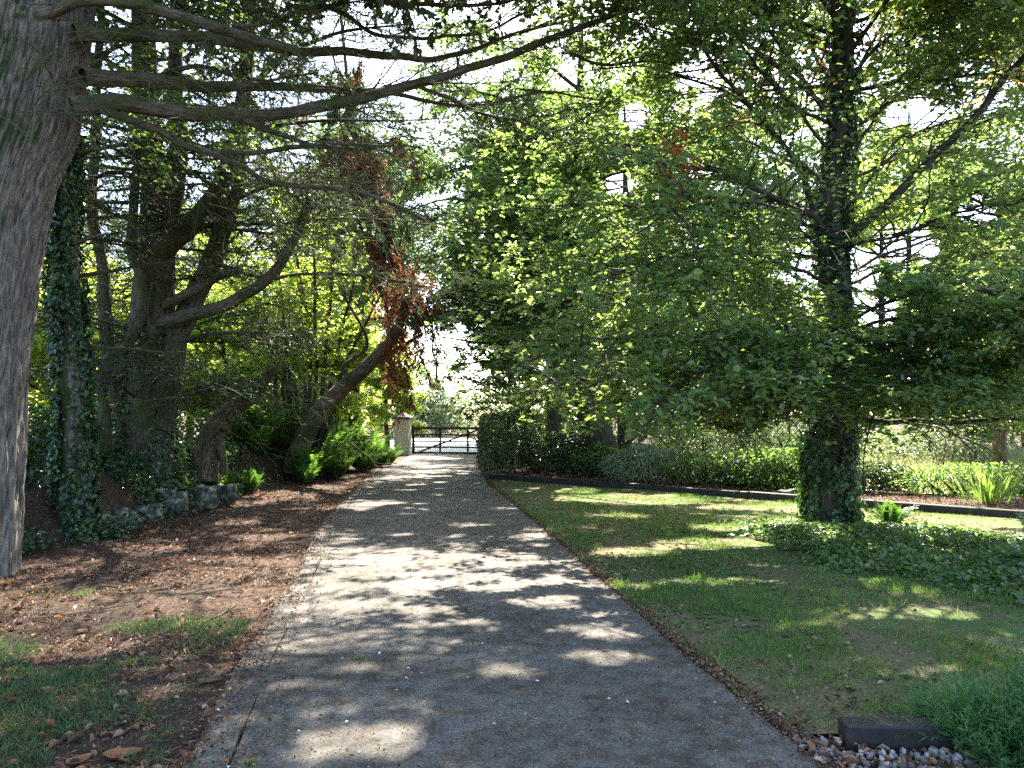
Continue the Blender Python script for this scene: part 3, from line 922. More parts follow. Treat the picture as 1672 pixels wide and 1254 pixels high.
# --- ivy-wrapped stem beside it
d2 = 10.3
T = thing('ivy_tree', (-5.75, d2, 0), 'slender trunk thickly wrapped in dark ivy, between the huge cypress and the many-stemmed conifer', 'tree')
pts = [P(118, 890, d2) - [0, 0, .1], P(120, 840, d2), P(122, 700, d2), P(112, 520, d2), P(105, 380, d2), P(110, 220, d2), P(125, 50, d2), P(150, -150, d2), P(160, -420, d2)]
c, r = trunk_obj(T, pts, [.30, .22, .17, .16, .15, .14, .13, .11, .05], M['bark_con'], 16, .2)
l = MB(); ivy_on(l, c, r, 13000, .03, .62, (.045, .08), (.0, .09)); l.build('ivy', M['ivy'], T)
w, l = MB(), MB()
br = radiate(c, r, 14, 5.0, 9.5, (1.5, 3.2), (.0, .6))
br += radiate(c, r, 6, 2.4, 4.2, (.8, 1.6), (-.1, .3))
tubes(w, stack(br), np.linspace(1, .2, 10)[None] * np.full((len(br), 1), .035), 5)
broad_foliage(w, l, br[:14], 8, (.6, 1.3), 6, (.3, .6), 10, (.07, .11))
w.build('branches', M['twig'], T); l.build('crown', M['deep'], T)

# --- many-stemmed conifer on the bank
d3 = 13.6
base = P(240, 775, d3)
T = thing('conifer_tree', base, 'dark many-stemmed conifer on the bank, its stems forking low with ivy at the foot', 'tree')
main = [base - [0, 0, .25], P(240, 760, d3), P(243, 650, d3), P(250, 520, d3), P(255, 400, d3), P(252, 300, d3), P(243, 180, d3), P(236, 60, d3), P(240, -120, d3), P(245, -350, d3)]
c, r = trunk_obj(T, main, [.60, .47, .40, .36, .31, .22, .18, .17, .14, .05], M['bark_moss'], 28, .14, 70)
main_c = c
stems = [
    ([P(258, 700, 13.5), P(280, 590, 13.5), P(303, 520, 13.6), P(345, 430, 13.8), P(378, 320, 14), P(395, 180, 14.1), P(408, 20, 14.2), P(420, -160, 14.3), P(425, -380, 14.4)], .24, .07),
    ([P(215, 715, 13.8), P(190, 640, 13.9), P(172, 540, 14), P(168, 440, 14), P(150, 340, 14), P(158, 200, 14), P(165, 20, 14), P(170, -200, 14)], .15, .05),
    ([P(160, 640, 13.4), P(178, 590, 13.3), P(212, 555, 13.2), P(232, 500, 13.1), P(230, 445, 13.1), P(215, 410, 13.1), P(222, 300, 13.2), P(222, 150, 13.3), P(218, -40, 13.4)], .13, .06),
    ([P(262, 380, 13.6), P(290, 260, 13.8), P(285, 120, 14), P(295, -60, 14.2), P(300, -250, 14.4)], .21, .06),
    ([P(250, 420, 13.5), P(290, 385, 13.3), P(330, 345, 13.2), P(365, 290, 13.3), P(390, 200, 13.5), P(400, 120, 13.6)], .20, .12),
    ([P(262, 530, 13.4), P(320, 512, 13.1), P(385, 488, 12.9), P(435, 455, 12.7), P(468, 410, 12.6), P(495, 350, 12.6), P(515, 280, 12.6)], .13, .05),
    ([P(272, 500, 13.4), P(310, 480, 13.2), P(350, 455, 13), P(392, 434, 12.9)], .09, .06),
    ([P(165, 760, 13.0), P(172, 730, 13), P(172, 690, 13), P(168, 660, 13.2)], .12, .08),
    ([P(350, 430, 13.8), P(420, 452, 13.4), P(500, 448, 13), P(600, 452, 12.9), P(700, 470, 12.8)], .04, .015),
    ([P(345, 350, 13.3), P(420, 310, 13), P(470, 300, 12.8), P(560, 340, 12.6)], .05, .015),
    ([P(285, 560, 13.5), P(340, 545, 13.2), P(420, 540, 12.8), P(500, 555, 12.5)], .035, .012),
    ([P(398, 150, 14.1), P(470, 90, 14), P(560, 50, 13.8), P(660, 40, 13.6)], .06, .015),
    ([P(240, 130, 13.6), P(320, 110, 13), P(420, 130, 12.6), P(520, 120, 12.4)], .05, .015),
    ([P(250, 300, 13.6), P(190, 280, 13.2), P(130, 300, 13), P(60, 330, 12.8)], .05, .015),
]
for i, (pts, a, b) in enumerate(stems):
    mb = MB(); limb(mb, pts, a, b, 40, 12, .16, wob=.10, cap=True); mb.build('stem' if i < 5 else 'limb', M['bark_moss'], T)
w, l = MB(), MB()
tops = []
for q in (c, catmull(stems[0][0], 50), catmull(stems[1][0], 50), catmull(stems[3][0], 50)):
    tops += radiate(q, None, 12, 5.0, min(14, q[-1, 2]), (2.0, 4.5), (-.1, .4), grav=.03)
tubes(w, stack(tops), np.linspace(1, .2, 10)[None] * np.full((len(tops), 1), .045), 5)
conifer_foliage(w, l, tops, 12, (.7, 1.7), 8, (.3, .6), 16, (.07, .14), .2, .05, .045, 1., filt=lambda p: (p[:, 2] > 2.2 + .54 * p[:, 1]) | (rng.random(len(p)) < .4))
low = radiate(main_c, None, 30, 1.8, 6.2, (1.5, 3.6), (-.1, .35), grav=.02) + [catmull(stems[i][0], 14)[5:] for i in (5, 8, 9, 10, 11, 12, 13)]
tubes(w, stack(low[:30]), np.linspace(1, .2, 10)[None] * np.full((30, 1), .03), 5)
conifer_foliage(w, l, low, 14, (.5, 1.3), 9, (.2, .5), 14, (.04, .09), .25, .03, .018, .45)
tag(w.build('branches', M['twig'], T), kind='stuff')
w = MB()
C = stack([catmull(q[0], 20)[4:] for q in stems] + low)
S, D, t = spawn(C, 5, .1, 1, 60, 20, 1.1, -.05)
B = wander(S, D, rng.uniform(.5, 1.9, len(S)), 8, .14, .035)
tubes(w, B, np.linspace(1, .3, 8)[None] * rng.uniform(.006, .013, (len(B), 1)), 4)
S, D, t = spawn(B, 7, .15, 1, 45, 15, .9, 0)
B2 = wander(S, D, rng.uniform(.2, .8, len(S)), 6, .18, .03)
tubes(w, B2, np.linspace(1, .4, 6)[None] * rng.uniform(.003, .006, (len(B2), 1)), 3)
S, D, t = spawn(B2, 4, .15, 1, 45, 15, .9, 0)
B3 = wander(S, D, rng.uniform(.1, .4, len(S)), 4, .2, .03)
tubes(w, B3, np.broadcast_to(np.array([.003, .0025, .002, .0015]), (len(B3), 4)), 3)
tag(w.build('bare_twigs', M['twig_pale'], T), kind='stuff')
l.build('crown', M['needle'], T)
l = MB(); ivy_on(l, c, r, 4200, .02, .33, (.06, .10), (.0, .08)); l.build('ivy', M['ivy'], T)

# --- broken snag leaning over the bank
d = 15.4
T = thing('broken_stump', P(338, 758, d), 'snapped-off mossy stump leaning towards the driveway with a jagged top, on the bank', 'stump')
mb = MB()
limb(mb, [P(335, 775, d) - [0, 0, .1], P(340, 735, d), P(350, 700, d), P(378, 668, d), P(408, 648, d), P(430, 622, d), P(449, 598, d)], .27, .085, 44, 16, .35, cap=True)
mb.build('trunk', M['bark_red'], T)
for k in range(5):
    mb = MB()
    a = P(443 + 2 * k, 606 - k, d) + .05 * rng.normal(size=3)
    limb(mb, [a - [.06, 0, .07], a + [.03, 0, .05 + .03 * k]], .035, .004, 6, 5, .2); mb.build('splinter', M['bark_tan'], T)
mb = MB(); limb(mb, [P(385, 668, d), P(378, 655, d), P(365, 640, d - .1)], .10, .04, 10, 9, .35, cap=True); mb.build('stub', M['bark_red'], T)
mb = MB(); limb(mb, [P(352, 700, d), P(362, 740, d - .1), P(366, 775, d - .15)], .09, .07, 12, 9, .3); mb.build('root', M['bark_red'], T)
l = MB(); cc = catmull([P(335, 775, d), P(340, 735, d), P(352, 700, d), P(378, 668, d)], 20); ivy_on(l, cc, np.full(20, .2), 420, 0, 1, (.05, .09), (0, .06)); l.build('ivy', M['ivy'], T)

# --- leaning cypress with dead brown sprays
d = 19.2
T = thing('leaning_cypress', P(488, 740, d), 'leaning cypress hung with dead rust-brown sprays, rising out of the ferns', 'tree')
path = [P(482, 765, d) - [0, 0, .1], P(496, 715, d), P(520, 675, d), P(560, 635, d), P(605, 592, d), P(645, 545, d), P(662, 480, d), P(640, 400, d), P(605, 300, d), P(575, 190, d), P(560, 60, d), P(550, -60, d)]
c, r = trunk_obj(T, path, [.34, .25, .21, .19, .165, .13, .09, .07, .06, .05, .04, .02], M['bark_red'], 16, .3, 70)
mb = MB(); limb(mb, [P(580, 622, d), P(560, 600, d + .3), P(600, 560, d + .4), P(560, 480, d + .6)], .08, .03, 20, 8, .2); mb.build('limb', M['bark_dark'], T)
mb = MB(); limb(mb, [P(520, 680, d + .3), P(536, 660, d + .4), P(590, 610, d + .5), P(640, 575, d + .5), P(690, 545, d + .5)], .12, .04, 24, 8, .2); mb.build('limb', M['bark_dark'], T)
w, l, b = MB(), MB(), MB()
up = [q for q in radiate(c, None, 44, 3.6, 9.5, (1.0, 2.6), (-.2, .4), grav=.05) if sun_open(q).mean() > .75]
tubes(w, stack(up), np.linspace(1, .2, 10)[None] * np.full((len(up), 1), .03), 5)
conifer_foliage(w, l, up, 9, (.4, 1.0), 6, (.25, .5), 18, (.06, .12), .1, .06, .026, .8, filt=lambda p: noise(p, .9, 2) > .43)
# dead sprays: hanging plumes
def plume(mb, wood, anchors, L, n, cut=False):
    S = np.asarray(anchors, float)
    if cut: S = S[sun_open(S - [0, 0, .4])]
    D = np.array([0, 0, -1.]) + .22 * rng.normal(size=(len(S), 3))
    B = wander(S, D, rng.uniform(*L, len(S)), 10, .08, .06)
    tubes(wood, B, np.linspace(1, .3, 10)[None] * np.full((len(B), 1), .012), 4)
    S2, D2, t = spawn(B, 16, .05, 1, 38, 14, 1.2, -.25)
    B2 = wander(S2, D2, rng.uniform(.18, .45, len(S2)) * (1.2 - .6 * t), 5, .12, .14)
    S3, D3, t3 = spawn(B2, n, 0, 1, 28, 12, 1.2, -.2)
    slivers(mb, S3, D3, rng.uniform(.07, .16, len(S3)), .034)
anch = [P(u, v, d + dd) for u, v, dd in [(655, 430, .1), (672, 445, -.2), (640, 455, .3), (690, 440, 0), (660, 485, .2), (645, 500, -.3), (675, 500, .2), (662, 530, -.1), (650, 545, .2), (678, 470, -.4), (640, 520, .4), (668, 555, .3),
        (630, 450, 0), (700, 440, .5), (615, 450, .3), (700, 460, -.3), (655, 455, -.5), (648, 470, .0), (670, 420, .2), (690, 480, .2), (636, 560, 0)]]
plume(b, w, np.repeat(anch, 2, 0) + np.array([.11, .18, .3]) * rng.normal(size=(2 * len(anch), 3)), (.5, 1.8), 9)
anch = [P(u, v, d + dd) for u, v, dd in [(560, 225, -1), (585, 215, -1.2), (580, 300, -.5), (595, 340, -.4), (610, 370, -.3), (625, 395, -.3), (640, 410, -.3), (600, 320, -.6), (560, 290, -.6), (618, 350, -.5), (605, 240, -1), (620, 275, -.8), (540, 260, -1), (530, 240, -.6), (600, 275, -1), (575, 250, -.9), (548, 230, -.8), (520, 265, -.7), (500, 160, -.7), (570, 112, -.6), (655, 225, -.5), (610, 300, -.6)]]
plume(b, w, np.repeat(anch, 2, 0) + .15 * rng.normal(size=(2 * len(anch), 3)), (.3, 1.0), 11)
# dark old inner sprays round the upper stem
anch = np.repeat(c[36:62], 3, 0) + .28 * rng.normal(size=(78, 3))
plume(l, w, anch, (.5, 1.2), 16, True)
tag(w.build('branches', M['bark_dark'], T), kind='stuff')
l.build('crown', M['needle'], T); b.build('dead_sprays', M['dead'], T)

# --- hazel with many upright stems
d = 20.6
T = thing('hazel_tree', P(500, 735, d), 'bushy hazel with a fan of thin upright stems behind the leaning cypress', 'tree')
st = []
for (u0, u1, v1, u2, v2) in [(490, 470, 600, 455, 440), (500, 498, 600, 485, 430), (505, 515, 590, 512, 420), (510, 530, 590, 545, 430), (512, 545, 600, 580, 450), (495, 480, 620, 430, 520), (470, 440, 560, 380, 470), (515, 560, 600, 625, 470), (488, 462, 640, 470, 560), (500, 505, 540, 470, 360)]:
    st.append(PP([(u0, 750, d), ((u0 + u1) / 2, 690, d), (u1, v1, d + rng.uniform(-.5, .5)), (u2, v2, d + rng.uniform(-1, 1)), (u2 + (u2 - u1) * .6, v2 - 110, d + rng.uniform(-1.4, 1.4))]))
for p in st:
    mb = MB(); limb(mb, p, rng.uniform(.06, .10), .018, 26, 7, .15, wob=.12); mb.build('stem', M['bark_dark'], T)
w, l = MB(), MB()
broad_foliage(w, l, [catmull(p, 14) for p in st], 20, (.6, 1.6), 9, (.3, .6), 13, (.07, .115), .3, .04, .5)
w.build('branches', M['twig'], T); l.build('crown', M['lime'], T)

# two leafless grey stems further back on the bank
d = 21.5
T = thing('dead_sapling', P(455, 725, d), 'pair of short bare grey stems on the bank between stump and leaning cypress', 'sapling')
for pts in ([P(455, 735, d), P(452, 700, d), P(458, 675, d)], [P(462, 735, d), P(470, 690, d), P(472, 650, d), P(462, 615, d), P(450, 600, d)]):
    mb = MB(); limb(mb, pts, .09, .04, 16, 8, .25, cap=True); mb.build('stem', M['bark_dark'], T)

# --- sunlit background on the left
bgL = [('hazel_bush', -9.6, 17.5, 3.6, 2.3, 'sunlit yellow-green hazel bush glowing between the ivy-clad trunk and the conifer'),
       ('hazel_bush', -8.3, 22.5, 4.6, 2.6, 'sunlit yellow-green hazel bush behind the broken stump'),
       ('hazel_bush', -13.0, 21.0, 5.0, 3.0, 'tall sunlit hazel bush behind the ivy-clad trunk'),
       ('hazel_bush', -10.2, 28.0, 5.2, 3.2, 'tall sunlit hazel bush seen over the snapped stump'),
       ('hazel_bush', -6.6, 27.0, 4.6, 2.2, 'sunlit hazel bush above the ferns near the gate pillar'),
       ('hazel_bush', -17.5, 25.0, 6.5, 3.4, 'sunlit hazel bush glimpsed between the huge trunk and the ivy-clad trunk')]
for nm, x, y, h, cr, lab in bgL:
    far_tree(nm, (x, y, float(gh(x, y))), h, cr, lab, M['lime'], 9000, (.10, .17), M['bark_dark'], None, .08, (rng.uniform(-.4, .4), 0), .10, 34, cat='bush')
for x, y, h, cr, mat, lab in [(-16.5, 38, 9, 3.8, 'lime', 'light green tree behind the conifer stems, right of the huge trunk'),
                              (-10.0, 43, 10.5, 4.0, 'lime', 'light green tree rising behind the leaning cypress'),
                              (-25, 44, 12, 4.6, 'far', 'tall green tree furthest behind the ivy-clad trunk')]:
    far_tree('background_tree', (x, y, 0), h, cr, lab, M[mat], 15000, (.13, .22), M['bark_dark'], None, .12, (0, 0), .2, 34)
far_tree('willow', (-5.6, 35.5, 0), 5.2, 1.9, 'pale green small tree drooping behind the gate pillar', M['lime'], 9000, (.10, .18), M['bark_dark'], None, .2, (.6, 0), .12, 26)

# --- low growth on the left bank
for x, y, rx, ry, rz, nm, lab, mat in [
    (-7.4, 11.8, 1.0, .8, .5, 'ivy_mound', 'mound of dark ivy right behind the ivy-clad trunk', 'ivy'),
    (-7.9, 14.6, .9, .8, .45, 'ivy_mound', 'mound of dark ivy at the foot of the many-stemmed conifer', 'ivy'),
    (-6.3, 16.0, .55, .5, .22, 'ivy_mound', 'small ivy mound beneath the broken stump', 'ivy'),
    (-8.6, 9.6, 1.0, 1.0, .55, 'bramble_bush', 'dull green bramble bush behind the huge trunk', 'deep'),
    (-7.0, 19.5, 1.3, .8, .55, 'bramble_bush', 'bluish dark bramble bush behind the broken stump', 'deep'),
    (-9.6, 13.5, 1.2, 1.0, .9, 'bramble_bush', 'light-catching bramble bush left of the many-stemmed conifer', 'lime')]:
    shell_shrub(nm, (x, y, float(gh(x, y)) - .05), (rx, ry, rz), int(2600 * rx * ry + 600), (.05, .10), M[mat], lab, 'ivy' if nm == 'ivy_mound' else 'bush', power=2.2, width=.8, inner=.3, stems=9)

# mossy stones set in the bank
def stone(name, c, s, mat, label, cat='stone', group=None, seed=0, flat=1.):
    nu, nv = 28, 16
    u = np.linspace(0, 2 * math.pi, nu, endpoint=False); v = np.linspace(.02, math.pi - .02, nv)
    d = np.stack([np.cos(u)[None] * np.sin(v)[:, None], np.sin(u)[None] * np.sin(v)[:, None], np.cos(v)[:, None] * np.ones((1, nu))], -1)
    k = 1 + 1.3 * (noise(d * 1.5 + seed * 7.1, 1, 2) - .5) + .7 * (noise(d * 3.6 + seed * 3.3, 1, 3) - .5)
    q = np.sign(d) * np.abs(d) ** .75
    p = q * k[..., None] * np.array(s) * [1, 1, flat] + np.array(c)
    i = np.arange(nv - 1)[:, None] * nu; j = np.arange(nu)[None]
    f = np.stack([i + j, i + (j + 1) % nu, i + nu + (j + 1) % nu, i + nu + j], -1).reshape(-1, 4)
    mb = MB(); mb.add(p, f[:, ::-1])
    return tag(mb.build(name, mat), label, cat, group)
STN = [(172, 858, 10.6, .30, .26), (215, 842, 11.2, .26, .16), (255, 828, 12.0, .24, .18), (300, 815, 12.6, .20, .20), (345, 806, 13.2, .22, .24), (195, 885, 10.0, .17, .12), (280, 800, 12.9, .2, .12), (378, 800, 14.2, .2, .22), (135, 872, 10.7, .2, .2)]
SL = ['lichened stone beside the foot of the ivy-clad trunk, largest of the bank stones', 'low mossy stone right of the largest bank stone', 'mossy stone midway along the bank below the conifer', 'upright stone below the conifer trunk foot',
      'tall pale stone at the bank below the broken stump', 'small stone sunk in leaf litter below the largest bank stone', 'flat stone half buried high on the bank', 'last pale bank stone, nearest the sunlit litter', 'stone partly behind the ivy-clad trunk']
for i, ((u, v, d, sx, sz), lab) in enumerate(zip(STN, SL)):
    p = P(u, v, d)
    stone('bank_stone', (p[0] - .12, p[1] + .1, p[2] - .10), (sx * .8, sx * .6, sz * .8), M['stone'], lab, 'stone', 'stones set in the bank', i + 1)

# ferns
def fern_mesh(mb, nf=22, L=(.55, 1.0), pin=26, erect=1.7):
    for k in range(nf):
        a = k * 2.39996 + rng.uniform(-.3, .3)
        l = rng.uniform(*L)
        e = erect * rng.uniform(.6, 1.25)
        d = np.array([[math.cos(a), math.sin(a), e * 1.4]])
        B = wander(np.array([[.04 * math.cos(a), .04 * math.sin(a), 0]]), d, np.array([l]), 14, .03, .06)[0]
        tubes(mb, B, np.linspace(.005, .0015, 14), 3)
        t = np.linspace(.12, 1, pin)
        i = np.minimum((t * 13).astype(int), 12); f = (t * 13 - i)[:, None]
        p = B[i] + (B[i + 1] - B[i]) * f
        T_ = nrm(B[i + 1] - B[i])
        sd = nrm(np.cross(T_, [0, 0, 1.]) + 1e-6)
        nr = np.cross(sd, T_)
        ln = l * .20 * np.sin(np.pi * np.clip(t * .93 + .07, 0, 1)) ** .8 + .012
        for s in (-1, 1):
            leaves(mb, p, nr + .15 * rng.normal(size=(pin, 3)), sd * s + .35 * T_ - .12 * nr, ln, .24, .05, True)

def fern(x, y, s, rot, label, group, proto=None, z=None, mat='fern', **kw):
    if proto is None:
        mb = MB(); fern_mesh(mb, **kw); o = mb.build('fern', M[mat])
    else:
        o = proto.copy(); COL.objects.link(o)
    o.location = (float(x), float(y), float(gh(x, y)) - .02 if z is None else z); o.rotation_euler = (0, 0, rot); o.scale = (s, s, s)
    return tag(o, label, 'fern', group)
protos = []
FL = []
for y in np.arange(18.7, 29.4, .6):
    for k in range(3):
        foot = np.interp(y, _fy, _fx)
        FL.append((foot + .25 - .75 * k + rng.uniform(-.3, .3), y + rng.uniform(-.3, .3), rng.uniform(1.05, 1.85) * (1.0 if k else .75) * (1 - .3 * (y > 26.5))))
for i, (x, y, s) in enumerate(FL):
    pr = protos[i % 4] if len(protos) >= 4 else None
    o = fern(x, y, s, rng.uniform(0, 6.28), 'green fern in the dense fern bank between leaning trunk and gate pillar', 'ferns massed on the bank by the gate', pr)
    if pr is None: protos.append(o)
for x, y, s, lab in [(-5.75, 15.6, .75, 'sunlit yellowish fern at the foot of the broken stump'), (-5.5, 16.6, .7, 'small arching fern right of the sunlit stump fern'), (-6.7, 13.0, .5, 'small fern on the bank among the mossy stones'),
                     (5.45, 11.4, .6, 'fern growing at the foot of the ivy-clad tree on the lawn'), (6.3, 9.4, .6, 'fern in the ivy patch right of the ivy-clad tree'), (5.3, 8.1, .5, 'low fern among the ground ivy in front of the ivy-clad tree'), (4.9, 7.0, .45, 'small fern at the near edge of the ground ivy')]:
    fern(x, y, s, rng.uniform(0, 6), lab, None, protos[int(rng.integers(0, 4))])

# ================================================================ gate
GY = 33.3
T = thing('gate_pillar', (-4.62, GY + .1, 0), 'cream rendered gate pillar with a dark pyramid cap', 'pillar')
mb = MB(); mb.box((-.30, -.30, -.1), (.30, .30, 1.52), org=(-4.62, GY + .1, 0), rot=-.12, bev=.012); mb.build('shaft', M['render'], T)
mb = MB(); mb.box((-.40, -.40, 1.523), (.40, .40, 1.60), org=(-4.62, GY + .1, 0), rot=-.12, bev=.012)
R_ = lambda v: np.array(v) @ np.array([[math.cos(-.12), math.sin(-.12), 0], [-math.sin(-.12), math.cos(-.12), 0], [0, 0, 1]]) + np.array([-4.62, GY + .1, 0])
mb.add(R_([(-.37, -.37, 1.603), (.37, -.37, 1.603), (.37, .37, 1.603), (-.37, .37, 1.603), (-.03, -.03, 1.80), (.03, -.03, 1.80), (.03, .03, 1.80), (-.03, .03, 1.80)]), [[0, 1, 5, 4], [1, 2, 6, 5], [2, 3, 7, 6], [3, 0, 4, 7], [4, 5, 6, 7], [3, 2, 1, 0]], smooth=False)
mb.build('cap', M['capstone'], T)
gx0, gx1 = -4.16, -1.28
T = thing('five_bar_gate', (gx0, GY, 0), 'dark brown five-bar wooden gate closed across the driveway', 'gate')
def bar(name, a, b, w, dep, y=GY):
    a, b = np.array(a, float), np.array(b, float)
    L = np.linalg.norm(b - a); t = (b - a) / L
    mb = MB(); mb.box((0, -dep / 2, -w / 2), (L, dep / 2, w / 2), bev=.006)
    for q in range(len(mb.v)):
        v = mb.v[q]
        mb.v[q] = np.stack([a[0] + v[:, 0] * t[0] - v[:, 2] * t[1], np.full(len(v), y) + v[:, 1], a[1] + v[:, 0] * t[1] + v[:, 2] * t[0]], -1)
    return mb.build(name, M['gate'], T)
bar('hanging_stile', (gx0, .05), (gx0, 1.24), .11, .10)
bar('slamming_stile', (gx1, .05), (gx1, 1.20), .10, .09)
bar('top_rail', (gx0 + .06, 1.14), (gx1 - .055, 1.12), .10, .08)
for z, wd in ((.86, .075), (.58, .06), (.34, .065)):
    bar('rail', (gx0 + .06, z), (gx1 - .055, z - .02), wd, .045)
bar('bottom_rail', (gx0 + .06, .10), (gx1 - .055, .085), .085, .06)
bar('upright', (-3.02, .145), (-3.02, 1.08), .085, .03, GY - .05)
bar('upright', (-1.86, .145), (-1.86, 1.075), .085, .03, GY - .05)
bar('brace', (gx0 + .22, .12), (-1.50, 1.04), .07, .028, GY + .05)
bar('brace', (-1.86, .80), (-1.40, .58), .06, .028, GY + .05)
for z in (.28, .95):
    mb = MB(); mb.box((gx0 - .10, GY - .02, z), (gx0 - .058, GY + .02, z + .06)); mb.build('hinge', M['metal'], T)
T = thing('gate_post', (-1.1, GY, 0), 'square dark timber gate post half hidden by the hedge', 'post')
mb = MB(); mb.box((-1.17, GY - .08, -.1), (-1.01, GY + .08, 1.42)); mb.build('shaft', M['gate'], T)

# beyond the gate: bright hedge and trees
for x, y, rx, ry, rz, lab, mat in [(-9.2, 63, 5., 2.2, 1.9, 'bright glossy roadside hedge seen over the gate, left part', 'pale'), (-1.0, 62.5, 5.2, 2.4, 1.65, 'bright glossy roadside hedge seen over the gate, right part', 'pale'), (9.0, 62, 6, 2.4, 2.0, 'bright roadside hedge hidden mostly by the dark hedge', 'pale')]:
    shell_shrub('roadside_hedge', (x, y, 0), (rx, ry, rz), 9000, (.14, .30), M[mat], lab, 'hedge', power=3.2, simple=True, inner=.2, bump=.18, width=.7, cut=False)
far_tree('blue_green_tree', (-6.3, 66, 0), 8.2, 2.4, 'blue-green tree standing beyond the roadside hedge', M['far'], 7000, (.25, .42), M['bark_dark'], None, .1, (0, 0), .2, 30)
far_tree('conical_tree', (-7.9, 57, 0), 3.6, .75, 'narrow blue-green young conifer behind the gate pillar', M['far'], 3500, (.12, .22), M['bark_dark'], None, .04, (0, 0), .08, 30)

# ================================================================ right side bed
def sleeper(a, b, h, wd, label, z0=0.):
    a, b = np.array(a), np.array(b)
    L = np.linalg.norm(b - a); an = math.atan2(b[1] - a[1], b[0] - a[0])
    mb = MB()
    mb.box((.004, 0, -.06), (L - .004, wd, h), rot=an, org=(a[0], a[1], z0), bev=.012)
    return tag(mb.build('timber_edging', M['sleeper']), label, 'timber', 'black timbers edging the lawn')
Lt = np.linalg.norm(E1 - E0)
cuts = [0, 2.4, 4.8, 7.2, 9.6, 12.0, 14.4]
SLB = ['black timber edging below the dark hedge, the one nearest the driveway', 'black timber edging in front of the bluish shrub beside the hedge', 'black timber edging in front of the grey-green bush', 'black timber edging in front of the dark laurel bush',
       'black timber edging passing behind the ivy-clad tree', 'black timber edging in front of the strap-leaved clump with red flowers']
for i in range(6):
    sleeper(E0 + ED * cuts[i], E0 + ED * cuts[i + 1], .15 + rng.uniform(-.008, .008), .10, SLB[i])
# short timber bottom right
mb = MB(); mb.box((0, 0, -.03), (.50, .13, .105), rot=-.05, org=(1.60, 3.83, .02), bev=.008)
tag(mb.build('timber_block', M['sleeper']), 'short black timber lying at the gravel corner near the feathery shrub', 'timber')

shell_shrub('clipped_hedge', (-.05, 24.0, .05), (.95, 3.4, .84), 15000, (.045, .08), M['hedge'], 'dark clipped hedge beside the driveway, hiding the end of the gate', 'hedge', power=5., bump=.10, inner=.35, stems=24)
shell_shrub('clipped_hedge', (-.30, 30.0, .05), (.9, 2.9, .80), 8000, (.05, .09), M['hedge'], 'farther stretch of dark hedge against the gate post', 'hedge', power=5., bump=.10, inner=.3, stems=16)
shell_shrub('blue_green_shrub', (1.35, 21.3, .08), (1.15, .9, .56), 8000, (.05, .09), M['hedge'], 'low bluish dark shrub right of the clipped hedge', 'shrub', power=2.3, bump=.25)
shell_shrub('grey_green_bush', (3.1, 18.4, .08), (1.05, .75, .42), 7000, (.05, .10), M['sage'], 'rounded grey-green bush behind the black timber edging', 'bush', power=2.0, bump=.28, width=.36)
shell_shrub('laurel_bush', (5.6, 16.7, .08), (1.25, .75, .42), 6500, (.07, .12), M['deep'], 'dark glossy laurel bush behind the timber edging', 'bush', power=2.2, bump=.25)
shell_shrub('yew_bush', (4.9, 19.8, .08), (1.5, 1.2, .86), 16000, (.035, .06), M['hedge'], 'almost black yew bush in deep shade under the trees', 'bush', power=2.6, bump=.2, width=.3)
shell_shrub('yew_bush', (2.9, 22.6, .05), (1.5, 1.2, 1.0), 12000, (.035, .06), M['hedge'], 'black shaded yew behind the leaning trunk', 'bush', power=2.6, bump=.2, width=.3)
shell_shrub('understory_shrub', (4.35, 17.5, .08), (.95, .7, .36), 4500, (.05, .10), M['deep'], 'dark leafy shrub filling the gap between the grey-green bush and the laurel bush', 'shrub', power=2.1, bump=.4)
shell_shrub('understory_shrub', (7.0, 15.9, .08), (1.0, .6, .30), 4000, (.05, .10), M['hedge'], 'low dark shrub close to the left side of the ivy-clad tree', 'shrub', power=2.1, bump=.4)
shell_shrub('understory_shrub', (2.2, 20.0, .08), (.8, .6, .40), 3500, (.05, .09), M['deep'], 'dark shrub between the low bluish shrub and the grey-green bush', 'shrub', power=2.1, bump=.4)
shell_shrub('yew_bush', (6.6, 18.7, .05), (1.6, 1.0, .80), 14000, (.035, .06), M['hedge'], 'wide dark yew behind the laurel bush', 'bush', power=2.4, bump=.3, width=.3)
shell_shrub('low_shrub', (9.0, 15.3, .08), (1.6, .7, .30), 4500, (.05, .09), M['deep'], 'low dark spreading shrub behind the timber, right of the ivy-clad tree', 'shrub', power=2.2, bump=.3)
shell_shrub('meadow_bush', (6.7, 22.5, .05), (1.6, 1.1, .8), 5000, (.05, .10), M['pale'], 'pale sunlit bush in the rough grass left of the ivy-clad tree', 'bush', power=2.2, bump=.35)
shell_shrub('meadow_bush', (11.6, 21.5, .05), (2.0, 1.2, .75), 6000, (.06, .11), M['pale'], 'pale sunlit bush in the rough grass right of the ivy-clad tree', 'bush', power=2.2, bump=.35)
shell_shrub('meadow_bush', (16.0, 22.0, .05), (2.0, 1.4, 1.1), 6000, (.06, .11), M['lime'], 'yellow-green bush behind the reddish trunk', 'bush', power=2.2, bump=.35)
stone('pale_stone', (5.35, 15.25, .13), (.20, .14, .07), M['stone'], 'flat pale stone on the soil just behind the timber edging', 'stone', None, 22)

